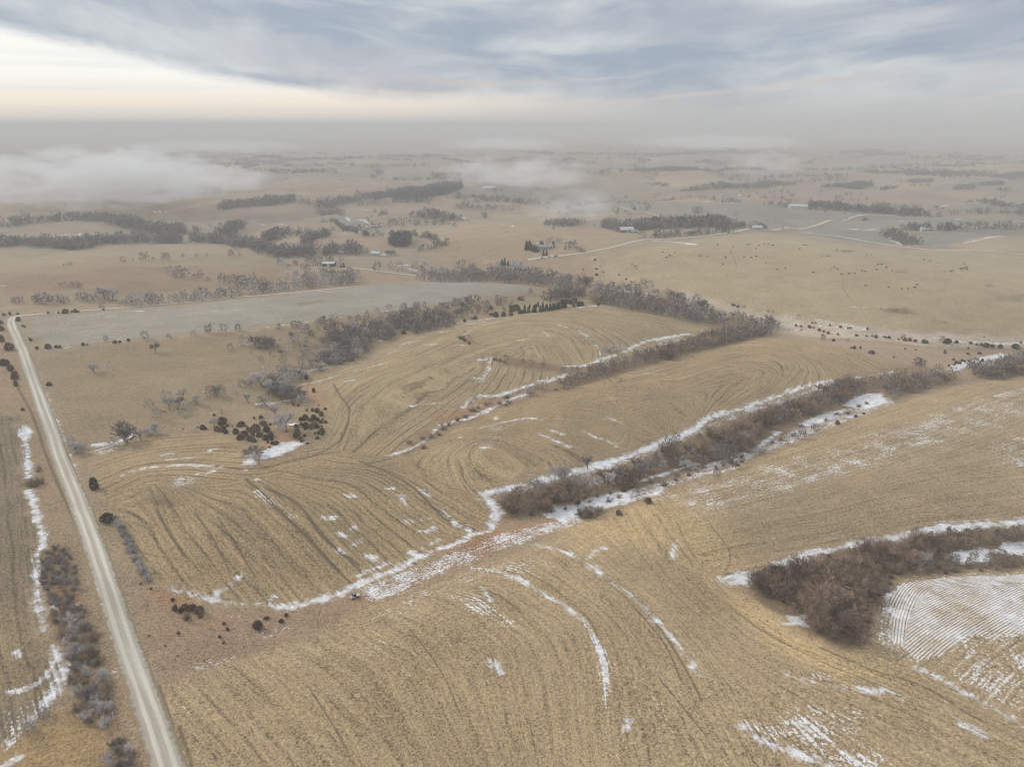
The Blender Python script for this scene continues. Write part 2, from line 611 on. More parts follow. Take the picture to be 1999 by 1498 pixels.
def guides(px_poly, lines):
    """tillage follows these lines, given in order from low to high ground, blending from one to the next"""
    poly = G(px_poly)
    idx = near(poly, 6)
    idx = idx[sdist(idx, poly) > -3]
    W = np.zeros(len(idx)); V = np.zeros(len(idx)); U = np.zeros(len(idx))
    v0, last = 0.0, None
    for ln in lines:
        w = smooth(G(ln), 4)
        # run the ends on straight so the rows do not fan around the end points
        a0 = np.array(w[0]); a1 = np.array(w[1]); b0 = np.array(w[-1]); b1 = np.array(w[-2])
        e0 = a0 + (a0 - a1) / np.linalg.norm(a0 - a1) * 90; e1 = b0 + (b0 - b1) / np.linalg.norm(b0 - b1) * 90
        if last is not None:
            q = np.array(w)
            v0 += float(np.mean(polydist(q[:, 0], q[:, 1], last, True)[0]))
        w = [tuple(e0)] + w + [tuple(e1)]
        last = w
        d, sa = polydist(X[idx], Y[idx], w, True)
        wt = 1.0 / (np.abs(d) + 0.8) ** 2
        W += wt; V += wt * (v0 + d); U += wt * sa
    row[idx, 0] = U / W
    row[idx, 1] = V / W


def snowline(px, hw, world=False):
    w = px if world else smooth(G(px), 4)
    idx = near(w, 12)
    if not len(idx): return
    d, s = polydist(X[idx], Y[idx], w)
    hwv = hw * (0.75 + 0.9 * (vnoise(s / 14 + hw * 7, s * 0 + 3.3)))
    mask[idx, 0] = np.maximum(mask[idx, 0], np.clip(hwv - d, -9, 9))


def snowpoly(px, grow=0.0):
    poly = G(px)
    idx = near(poly, 12)
    if not len(idx): return
    mask[idx, 0] = np.maximum(mask[idx, 0], np.clip(sdist(idx, poly) + grow, -9, 6))


def patchpoly(px, amount, soft=6.0):
    poly = G(px)
    idx = near(poly, soft * 2)
    if not len(idx): return
    w = sstep(sdist(idx, poly), -soft, soft) * amount
    mask[idx, 1] = np.maximum(mask[idx, 1], w)


def patchline(px, hw, amount):
    w = smooth(G(px), 4)
    idx = near(w, hw * 2)
    if not len(idx): return
    d, s = polydist(X[idx], Y[idx], w)
    mask[idx, 1] = np.maximum(mask[idx, 1], amount * sstep(d, hw * 1.5, hw * 0.3))


def darkline(px, hw, amount, rut=False):
    w = smooth(G(px), 4)
    idx = near(w, 10)
    if not len(idx): return
    d, s = polydist(X[idx], Y[idx], w)
    hw = hw * 0.62
    lim = 0.72 - hw * 0.12
    mask[idx, 2] = np.maximum(mask[idx, 2], np.clip(lim + 0.5 * amount - (d / hw) * 0.33, 0, 1))


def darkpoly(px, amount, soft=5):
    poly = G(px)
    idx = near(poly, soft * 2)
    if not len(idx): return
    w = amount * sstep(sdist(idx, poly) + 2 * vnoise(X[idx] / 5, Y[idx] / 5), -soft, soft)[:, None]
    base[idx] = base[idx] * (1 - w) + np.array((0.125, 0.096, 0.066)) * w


# --- land colours -----------------------------------------------------------------------------
TAN = (0.315, 0.245, 0.165)
base[:] = TAN
# broad unmapped country: fields of differing tone
cell = vnoise(X / 420 + 40, Y / 300 + 7) + 0.6 * vnoise(X / 170 + 4, Y / 120 + 77)
wf = sstep(RAD, 600, 1200)[:, None]
greyish = sstep(cell, 0.05, 0.18)[:, None] * wf
base[:] = base * (1 - greyish * 0.6) + np.array((0.255, 0.225, 0.175)) * greyish * 0.6
reddish = sstep(-cell, 0.1, 0.3)[:, None] * wf
base[:] = base * (1 - reddish * 0.5) + np.array((0.30, 0.205, 0.135)) * reddish * 0.5
rot = math.radians(37)
sx_ = (X * math.cos(rot) + Y * math.sin(rot) + 30 * vnoise(X / 200, Y / 200)) / 300.0
sy_ = (-X * math.sin(rot) + Y * math.cos(rot) + 30 * vnoise(X / 210 + 9, Y / 190)) / 210.0
pick = _perm[np.floor(sx_).astype(int) & 255, np.floor(sy_).astype(int) & 255]
pal = np.array([(0.33, 0.25, 0.165), (0.245, 0.225, 0.175), (0.30, 0.205, 0.14), (0.225, 0.20, 0.165), (0.36, 0.275, 0.175), (0.28, 0.215, 0.15)])
pc = pal[(pick * 5.999).astype(int)]
wp = 0.62 * sstep(RAD, 750, 1150)[:, None]
base[:] = base * (1 - wp) + pc * wp
hedge_d = np.minimum(np.minimum(sx_ % 1, 1 - sx_ % 1) * 300, np.minimum(sy_ % 1, 1 - sy_ % 1) * 210)
wh = (0.35 * sstep(hedge_d, 9, 3) * sstep(RAD, 900, 1200))[:, None]
base[:] = base * (1 - wh) + np.array((0.17, 0.14, 0.11)) * wh
row[:, 0] = X * 0.93 + Y * 0.36
row[:, 1] = -X * 0.36 + Y * 0.93
row[:, 2] = 0.30

MAIN = [(200, 955), (180, 905), (200, 880), (260, 860), (330, 850), (400, 848), (450, 858), (480, 880), (490, 900), (530, 905),
        (600, 880), (640, 850), (652, 800), (640, 765), (612, 742), (690, 708), (745, 688), (790, 662), (870, 642), (960, 624),
        (1030, 614), (1130, 599), (1200, 603), (1290, 616), (1360, 633), (1440, 652), (1510, 658), (1620, 674), (1740, 708),
        (1640, 742), (1500, 782), (1400, 814), (1300, 854), (1200, 887), (1100, 917), (985, 942), (940, 962), (965, 1000),
        (960, 1035), (870, 1075), (800, 1108), (700, 1150), (600, 1180), (520, 1182), (430, 1178), (345, 1160), (300, 1140),
        (270, 1110), (240, 1050), (215, 985)]
SOUTH = [(332, 1350), (500, 1285), (700, 1200), (900, 1120), (1100, 1040), (1280, 968), (1500, 888), (1700, 808), (1890, 748),
         (2000, 736), (2400, 690), (2500, 1000), (2000, 1025), (1850, 1033), (1690, 1058), (1560, 1098), (1440, 1125),
         (1470, 1150), (1490, 1172), (1560, 1215), (1640, 1268), (1690, 1268), (1720, 1180), (1760, 1125), (2000, 1112),
         (2600, 1100), (2800, 1700), (1000, 1700), (380, 1600)]
WHEAT = [(48, 622), (300, 601), (560, 577), (690, 562), (760, 553), (850, 547), (960, 552), (1050, 566), (900, 586), (700, 612),
         (400, 648), (110, 676), (75, 665)]
NWPAST = [(72, 690), (400, 655), (700, 618), (1000, 575), (1130, 565), (1150, 590), (1000, 615), (860, 640), (740, 688),
          (612, 742), (640, 800), (640, 850), (560, 890), (480, 890), (440, 855), (330, 850), (200, 880), (165, 905), (130, 850)]
NEPAST = [(1180, 520), (1280, 480), (1420, 458), (1560, 462), (1740, 488), (2000, 500), (2400, 520), (2400, 650), (2000, 655),
          (1700, 640), (1480, 612), (1300, 575), (1180, 550)]
REDG = [(285, 1150), (340, 1168), (430, 1186), (540, 1190), (620, 1186), (720, 1150), (860, 1088), (970, 1035), (1060, 1010),
        (1130, 1005), (1150, 1018), (900, 1112), (700, 1194), (500, 1275), (325, 1335), (292, 1240)]
WEST = [(-300, 830), (30, 815), (45, 870), (45, 960), (75, 1080), (72, 1160), (85, 1240), (120, 1290), (115, 1350), (60, 1410),
        (0, 1460), (-400, 1500)]
DITCHW = [(30, 815), (60, 800), (110, 935), (150, 1050), (215, 1240), (290, 1498), (330, 1600), (100, 1600), (0, 1460), (60, 1410),
          (115, 1350), (120, 1290), (85, 1240), (72, 1160), (75, 1080), (45, 960), (45, 870)]
WPAST = [(-300, 640), (10, 640), (35, 700), (60, 800), (-300, 828)]

zone(NEPAST, (0.365, 0.295, 0.19), 10, 0.22)
zone(NWPAST, (0.285, 0.222, 0.142), 5, 0.30)
zone([(100, 690), (400, 655), (700, 618), (640, 660), (450, 690), (300, 730), (120, 760)], (0.255, 0.198, 0.125), 16, 0.28, weight=0.7)
zone(WHEAT, (0.305, 0.280, 0.240), 7, 0.62, wob=5)
zone([(480, 600), (700, 575), (960, 556), (1020, 566), (850, 592), (600, 622)], (0.290, 0.278, 0.240), 25, None, weight=0.7)
zone(WPAST, (0.31, 0.225, 0.145), 4, 0.3)
zone(DITCHW, (0.30, 0.225, 0.145), 3, 0.3)
zone(WEST, (0.215, 0.172, 0.120), 3, 0.95)
zone([(-200, 1200), (70, 1180), (95, 1280), (60, 1340), (-200, 1400)], (0.28, 0.215, 0.125), 10, None, weight=0.7)
zone([(100, 1420), (200, 1400), (215, 1498), (230, 1600), (-200, 1600), (0, 1470)], (0.31, 0.22, 0.115), 5, 0.3)
zone(REDG, (0.315, 0.218, 0.145), 4, 0.35)
zone([(300, 1300), (330, 1240), (500, 1210), (680, 1180), (520, 1262), (330, 1330)], (0.285, 0.215, 0.155), 8, None, weight=0.6)
zone(MAIN, (0.345, 0.262, 0.158), 3, 1.0)
zone([(610, 742), (690, 708), (790, 662), (960, 624), (1130, 600), (1290, 618), (1440, 655), (1250, 690), (1000, 760), (800, 870), (640, 850)],
     (0.352, 0.278, 0.172), 12, None, weight=0.7)
zone([(220, 990), (400, 940), (620, 930), (760, 1000), (850, 1080), (600, 1170), (380, 1150), (270, 1090)], (0.318, 0.240, 0.140), 18, None, weight=0.6)
zone(SOUTH, (0.370, 0.284, 0.176), 3, 0.80)
zone([(400, 1360), (700, 1250), (1000, 1260), (1150, 1400), (1100, 1600), (450, 1600)], (0.350, 0.263, 0.160), 14, None, weight=0.85)
zone([(1330, 1010), (1650, 890), (1950, 760), (2400, 740), (2400, 1000), (2000, 1010), (1600, 1070), (1450, 1110), (1390, 1060)],
     (0.342, 0.270, 0.175), 14, None, weight=0.7)
# pale headland and worn turn row
zone([(1080, 1030), (1280, 975), (1400, 1010), (1440, 1070), (1400, 1140), (1300, 1080), (1150, 1060)], (0.46, 0.345, 0.195), 10, None, weight=0.85)
zone([(1400, 1140), (1440, 1160), (1560, 1250), (1660, 1300), (1720, 1300), (1760, 1330), (1640, 1320), (1500, 1250)], (0.48, 0.36, 0.20), 5, None, weight=0.85)
# the strips along the draws
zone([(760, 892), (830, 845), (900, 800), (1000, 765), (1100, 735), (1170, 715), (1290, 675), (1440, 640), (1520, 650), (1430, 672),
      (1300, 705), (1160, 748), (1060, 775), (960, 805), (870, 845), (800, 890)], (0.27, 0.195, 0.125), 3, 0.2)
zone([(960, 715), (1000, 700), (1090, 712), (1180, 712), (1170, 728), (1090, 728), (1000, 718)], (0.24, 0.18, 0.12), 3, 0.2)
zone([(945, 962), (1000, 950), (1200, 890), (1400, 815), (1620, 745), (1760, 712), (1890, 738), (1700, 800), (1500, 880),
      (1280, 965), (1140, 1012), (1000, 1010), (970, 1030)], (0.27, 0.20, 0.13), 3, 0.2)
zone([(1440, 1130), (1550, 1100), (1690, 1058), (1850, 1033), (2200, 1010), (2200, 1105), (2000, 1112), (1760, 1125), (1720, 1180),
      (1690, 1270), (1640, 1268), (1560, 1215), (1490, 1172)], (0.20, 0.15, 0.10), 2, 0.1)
# pale grass draw on the north-east side
zone([(1146, 500), (1160, 500), (1168, 520), (1164, 545), (1150, 545), (1158, 520)], (0.46, 0.39, 0.31), 3, 0.2)
zone([(1330, 570), (1480, 610), (1640, 630), (1800, 648), (2000, 658), (2300, 662), (2300, 685), (2000, 682), (1800, 676), (1620, 660),
      (1500, 642), (1340, 590)], (0.44, 0.37, 0.29), 5, 0.2)
zone([(1520, 650), (1640, 664), (1800, 682), (2000, 690), (1880, 725), (1700, 700)], (0.35, 0.265, 0.19), 6, 0.2)
# reddish worn ground inside the property
zone([(470, 880), (560, 840), (600, 850), (580, 880), (500, 900)], (0.34, 0.215, 0.13), 4, None, weight=0.7)
zone([(590, 745), (625, 755), (640, 800), (600, 790)], (0.36, 0.235, 0.145), 3, None, weight=0.8)
zone([(350, 820), (470, 775), (560, 770), (470, 830), (380, 845)], (0.33, 0.255, 0.165), 6, None, weight=0.7)
zone([(840, 815), (900, 790), (970, 780), (940, 800), (860, 830)], (0.36, 0.22, 0.13), 3, None, weight=0.8)
zone([(860, 1075), (960, 1035), (1100, 1010), (1060, 1035), (900, 1095)], (0.36, 0.21, 0.125), 4, None, weight=0.7)
zone([(300, 1150), (340, 1165), (370, 1175), (340, 1185)], (0.38, 0.215, 0.12), 3, None, weight=0.8)
zone([(115, 1150), (155, 1140), (160, 1175), (110, 1185)], (0.36, 0.21, 0.11), 2, None, weight=0.9)
# far fields
for px_, c_ in [
    ([(1310, 395), (1480, 400), (1620, 418), (1720, 420), (1560, 446), (1480, 440), (1330, 425)], (0.235, 0.21, 0.185)),
    ([(1545, 449), (1720, 421), (1800, 424), (2000, 438), (2000, 446), (1760, 452), (1640, 446)], (0.22, 0.21, 0.17)),
    ([(1540, 452), (1640, 447), (1730, 450), (1760, 478), (1700, 478), (1600, 462)], (0.21, 0.205, 0.175)),
    ([(1780, 456), (2000, 450), (2000, 456), (1850, 478), (1790, 480)], (0.215, 0.205, 0.17)),
    ([(1850, 478), (2000, 458), (2100, 458), (2100, 500), (1900, 492)], (0.37, 0.28, 0.185)),
    ([(1830, 410), (2000, 410), (2000, 425), (1860, 418)], (0.22, 0.205, 0.155)),
    ([(1480, 378), (1750, 372), (1960, 384), (1800, 400), (1640, 402), (1500, 395)], (0.29, 0.205, 0.155)),
    ([(630, 432), (680, 422), (730, 440), (760, 455), (700, 458)], (0.235, 0.215, 0.175)),
    ([(820, 490), (900, 440), (1050, 430), (1180, 445), (1240, 462), (1130, 495), (1030, 508), (880, 520)], (0.345, 0.255, 0.165)),
    ([(1030, 510), (1150, 497), (1180, 520), (1160, 545), (1090, 540)], (0.32, 0.235, 0.165)),
    ([(0, 490), (120, 490), (240, 480), (450, 480), (550, 500), (540, 512), (300, 520), (0, 530)], (0.325, 0.25, 0.16)),
    ([(0, 540), (150, 530), (330, 520), (560, 525), (540, 545), (430, 548), (300, 535), (180, 560), (0, 580)], (0.29, 0.20, 0.13)),
    ([(170, 562), (250, 545), (330, 545), (440, 560), (300, 575), (180, 580)], (0.27, 0.195, 0.125)),
    ([(480, 460), (560, 430), (660, 445), (760, 462), (780, 480), (700, 488), (580, 490), (500, 478)], (0.315, 0.225, 0.15)),
    ([(600, 405), (760, 385), (930, 395), (900, 412), (700, 412), (620, 420)], (0.30, 0.225, 0.155)),
    ([(660, 530), (830, 540), (840, 548), (760, 552), (700, 552)], (0.33, 0.235, 0.155)),
]:
    zone(px_, c_, 8, None, wob=4, weight=0.85)

zone([(820, 490), (900, 440), (1050, 432), (1180, 447), (1240, 464), (1130, 493), (1030, 506), (880, 518)], (0.345, 0.258, 0.168), 8, 0.8, weight=0.9)
# --- tillage lines ----------------------------------------------------------------------------
guides([(0, 600), (1100, 540), (1060, 570), (60, 690)], [[(60, 655), (300, 632), (600, 598), (900, 566), (1060, 556)]])
guides([(800, 500), (900, 435), (1050, 425), (1200, 440), (1260, 464), (1130, 498), (1030, 510), (860, 525)], [[(830, 492), (920, 466), (1010, 454), (1100, 458), (1200, 470)]])
guides(WEST, [[(20, 830), (45, 960), (70, 1160), (115, 1330), (160, 1480)]])
guides(REDG, [[(300, 1260), (520, 1210), (700, 1165), (900, 1085), (1100, 1015)]])
LOBE1 = [(180, 960), (180, 870), (330, 845), (450, 855), (530, 905), (640, 870), (700, 870), (800, 900), (940, 960), (970, 1030), (870, 1080), (600, 1190), (400, 1190), (230, 1080)]
guides(LOBE1, [
    [(300, 970), (330, 1030), (380, 1110), (420, 1160)],
    [(480, 936), (508, 960), (546, 999), (595, 1045), (630, 1083), (662, 1118)],
    [(640, 920), (702, 925), (755, 945), (808, 985), (846, 1010), (874, 1030), (923, 1050)],
])
guides([(180, 960), (180, 870), (330, 845), (450, 855), (530, 905), (640, 870), (660, 880), (600, 910), (520, 925), (440, 935), (330, 935), (240, 955)],
       [[(238, 929), (266, 918), (325, 909), (385, 907), (440, 912), (508, 915), (595, 894)]])
LOBE2 = [(640, 870), (770, 890), (880, 840), (1000, 790), (1160, 748), (1300, 705), (1440, 672), (1520, 655), (1760, 706), (1640, 745), (1400, 818), (1200, 892), (990, 945), (940, 965), (800, 920)]
guides(LOBE2, [
    [(700, 901), (820, 872), (920, 848), (1000, 848), (1090, 872), (1150, 900)],
    [(900, 838), (965, 822), (1035, 803), (1140, 801), (1245, 828), (1310, 862)],
    [(980, 805), (1053, 782), (1175, 761), (1290, 778), (1350, 820)],
    [(1340, 748), (1400, 724), (1460, 716), (1500, 727), (1490, 750), (1450, 775)],
    [(1220, 745), (1310, 722), (1400, 698), (1500, 690), (1560, 712), (1545, 745), (1510, 775)],
    [(1500, 662), (1560, 672), (1620, 690), (1680, 715)],
])
LOBE3 = [(612, 742), (690, 708), (790, 662), (960, 624), (1130, 598), (1290, 615), (1440, 650), (1300, 672), (1170, 715), (1060, 745), (900, 800), (770, 890), (640, 870), (650, 800)]
guides(LOBE3, [
    [(715, 882), (755, 852), (800, 822), (850, 790)],
    [(660, 845), (690, 792), (760, 745), (860, 702), (950, 670), (1020, 656), (1080, 660), (1104, 682)],
    [(636, 800), (660, 757), (720, 728), (830, 694), (920, 655), (1000, 634), (1091, 634), (1140, 652), (1168, 680), (1172, 700)],
    [(1130, 604), (1230, 620), (1320, 650)],
])
guides([(925, 765), (945, 700), (965, 696), (1010, 704), (1090, 724), (1085, 742), (1000, 768)], [[(925, 762), (940, 745), (956, 722), (962, 698)]])
guides(SOUTH, [
    [(430, 1330), (520, 1420), (600, 1520)],
    [(920, 1110), (1000, 1127), (1070, 1166), (1140, 1215), (1179, 1295), (1190, 1383), (1200, 1480)],
    [(1144, 1097), (1210, 1148), (1280, 1211), (1336, 1278), (1372, 1340), (1420, 1430)],
    [(1250, 1030), (1300, 1110), (1390, 1200), (1490, 1268), (1610, 1318), (1750, 1375), (1900, 1445), (2000, 1495)],
])
guides([(1310, 1010), (1345, 970), (1500, 900), (1700, 815), (1890, 750), (2000, 738), (2400, 690), (2500, 1000), (2000, 1028), (1850, 1036), (1690, 1062), (1560, 1102), (1430, 1128), (1370, 1080)],
       [[(1420, 1090), (1600, 1060), (1800, 1020), (2000, 995)], [(1345, 985), (1500, 945), (1650, 895), (1830, 835), (2000, 770), (2300, 680)]])
guides([(700, 1195), (900, 1118), (1100, 1038), (1100, 1052), (900, 1135), (720, 1208)], [[(700, 1210), (900, 1128), (1080, 1056)]])
SNOWF = [(1725, 1160), (1752, 1132), (1807, 1118), (2000, 1114), (2300, 1110), (2300, 1420), (2000, 1400), (1900, 1350), (1825, 1310), (1755, 1284), (1715, 1258), (1705, 1225)]
guides(SNOWF, [[(2080, 1130), (1960, 1190), (1860, 1250), (1790, 1310)]])
guides([(1725, 1160), (1752, 1132), (1807, 1118), (2000, 1114), (2200, 1110), (2200, 1132), (1830, 1140), (1778, 1160), (1755, 1200), (1738, 1264), (1715, 1258), (1705, 1225)],
       [[(1722, 1262), (1735, 1190), (1770, 1138), (1850, 1123), (2000, 1119)]])

# --- tracks, damp strips, darker thicket floors ----------------------------------------------------------------------
for p_, w_, a_ in [
    ([(651, 750), (665, 775), (681, 796), (679, 824), (665, 859), (630, 882), (595, 896), (508, 915), (473, 917), (438, 912), (368, 903), (287, 908)], 0.8, 0.8),
    ([(522, 919), (560, 922), (595, 931), (630, 936)], 0.9, 0.6),
    ([(480, 936), (508, 960), (546, 999), (595, 1045), (630, 1083), (662, 1118)], 0.9, 0.85),
    ([(518, 954), (560, 971), (595, 999), (616, 1031), (648, 1066), (700, 1104)], 0.9, 0.85),
    ([(702, 901), (755, 922), (808, 954), (846, 992), (874, 1017), (923, 1038)], 0.9, 0.75),
    ([(305, 996), (330, 1041), (360, 1087)], 0.9, 0.55),
    ([(425, 1010), (470, 1080), (500, 1130)], 0.8, 0.45),
    ([(380, 1000), (420, 1060), (450, 1120)], 0.8, 0.45),
    ([(35, 757), (63, 810), (87, 880), (115, 950), (147, 1020), (180, 1118), (215, 1225), (250, 1330), (290, 1470)], 1.0, 0.7),
    ([(0, 822), (40, 814), (75, 806)], 0.8, 0.6),
    ([(350, 1420), (375, 1498)], 1.2, 0.45),
    ([(310, 1340), (330, 1400), (355, 1490)], 1.0, 0.5),
    ([(560, 1195), (700, 1160), (830, 1105), (960, 1045)], 0.4, 0.5),
    ([(795, 885), (835, 858), (862, 835)], 0.8, 0.7),
    ([(1240, 655), (1180, 690), (1120, 705)], 0.8, 0.3),
    ([(1640, 690), (1665, 710), (1690, 725)], 0.7, 0.5),
    ([(1550, 672), (1575, 700), (1600, 715)], 0.7, 0.4),
    ([(1430, 500), (1437, 515), (1438, 522)], 1.2, 0.5),
    ([(1425, 485), (1430, 495)], 1.2, 0.4),
    ([(1660, 530), (1645, 550), (1650, 570), (1680, 595), (1760, 606)], 1.8, 0.35),
    ([(1760, 606), (1830, 624), (1920, 650)], 1.3, 0.35),
    ([(1000, 620), (1060, 616), (1110, 622), (1150, 640)], 0.7, 0.6),
    ([(905, 645), (925, 668), (950, 676)], 1.3, 0.6),
    ([(950, 692), (1000, 700), (1060, 712)], 1.3, 0.5),
    ([(1290, 880), (1230, 850), (1180, 820)], 0.6, 0.4),
    ([(720, 670), (690, 700), (640, 728)], 1.0, 0.5),
    ([(360, 1095), (300, 1085), (250, 1070)], 1.0, 0.3),
    ([(1880, 975), (1960, 1010)], 0.8, 0.4),
    ([(1130, 1098), (1190, 1140), (1250, 1200), (1300, 1262), (1330, 1330)], 0.7, 0.35), ([(1250, 1180), (1290, 1230), (1340, 1310), (1370, 1370)], 0.8, 0.45),
    ([(1010, 1110), (1080, 1150), (1150, 1210), (1170, 1260)], 0.6, 0.35), ([(1290, 1330), (1340, 1390), (1380, 1440)], 0.7, 0.4),
    ([(1420, 1180), (1500, 1240), (1620, 1300), (1780, 1365)], 0.7, 0.4), ([(1600, 1265), (1700, 1308), (1800, 1340), (1900, 1400), (1999, 1450)], 0.8, 0.5),
    ([(1390, 1030), (1425, 1080), (1415, 1120)], 0.7, 0.35), ([(1320, 1020), (1350, 1080), (1400, 1140)], 0.6, 0.35),
    ([(600, 1340), (640, 1400), (680, 1470)], 0.6, 0.35), ([(800, 1230), (860, 1310), (900, 1400)], 0.6, 0.3),
]:
    darkline(p_, w_, a_, rut=w_ == 0.9)
darkpoly([(270, 970), (330, 965), (350, 985), (300, 995)], 0.55)
darkpoly([(585, 590), (640, 585), (625, 592), (580, 597)], 0.45, 3)
darkpoly([(1720, 605), (1770, 600), (1790, 614), (1740, 612)], 0.55, 3)
darkpoly([(1820, 624), (1860, 632), (1865, 636), (1825, 628)], 0.5, 3)
darkpoly([(1640, 489), (1665, 489), (1660, 492), (1640, 492)], 0.7, 2)
darkpoly([(1745, 530), (1770, 529), (1765, 533), (1745, 533)], 0.7, 2)
darkpoly([(1925, 555), (1942, 555), (1940, 559), (1925, 559)], 0.6, 2)
darkpoly([(1940, 578), (1999, 575), (1999, 590), (1950, 588)], 0.35, 4)
darkpoly([(60, 660), (160, 645), (100, 655), (70, 668)], 0.25, 3)
darkpoly([(630, 930), (720, 895), (800, 900), (860, 960), (760, 960)], 0.22, 14)
darkpoly([(1380, 1010), (1560, 1010), (1700, 1000), (1640, 1040), (1450, 1075)], 0.22, 12)
darkpoly([(870, 860), (960, 850), (1060, 880), (1000, 900)], 0.2, 12)
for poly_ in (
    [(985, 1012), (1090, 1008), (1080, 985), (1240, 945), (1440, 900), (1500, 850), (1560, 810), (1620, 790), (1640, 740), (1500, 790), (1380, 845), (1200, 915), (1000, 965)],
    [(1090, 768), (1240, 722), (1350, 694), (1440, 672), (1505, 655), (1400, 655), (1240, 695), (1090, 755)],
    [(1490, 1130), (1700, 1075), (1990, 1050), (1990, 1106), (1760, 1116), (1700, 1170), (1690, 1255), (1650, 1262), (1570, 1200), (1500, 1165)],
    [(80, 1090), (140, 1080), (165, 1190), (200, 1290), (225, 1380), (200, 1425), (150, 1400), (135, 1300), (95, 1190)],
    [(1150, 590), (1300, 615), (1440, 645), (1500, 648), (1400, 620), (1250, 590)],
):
    darkpoly(poly_, 0.34, 3)  # ground below the thickets coloured a darker brown

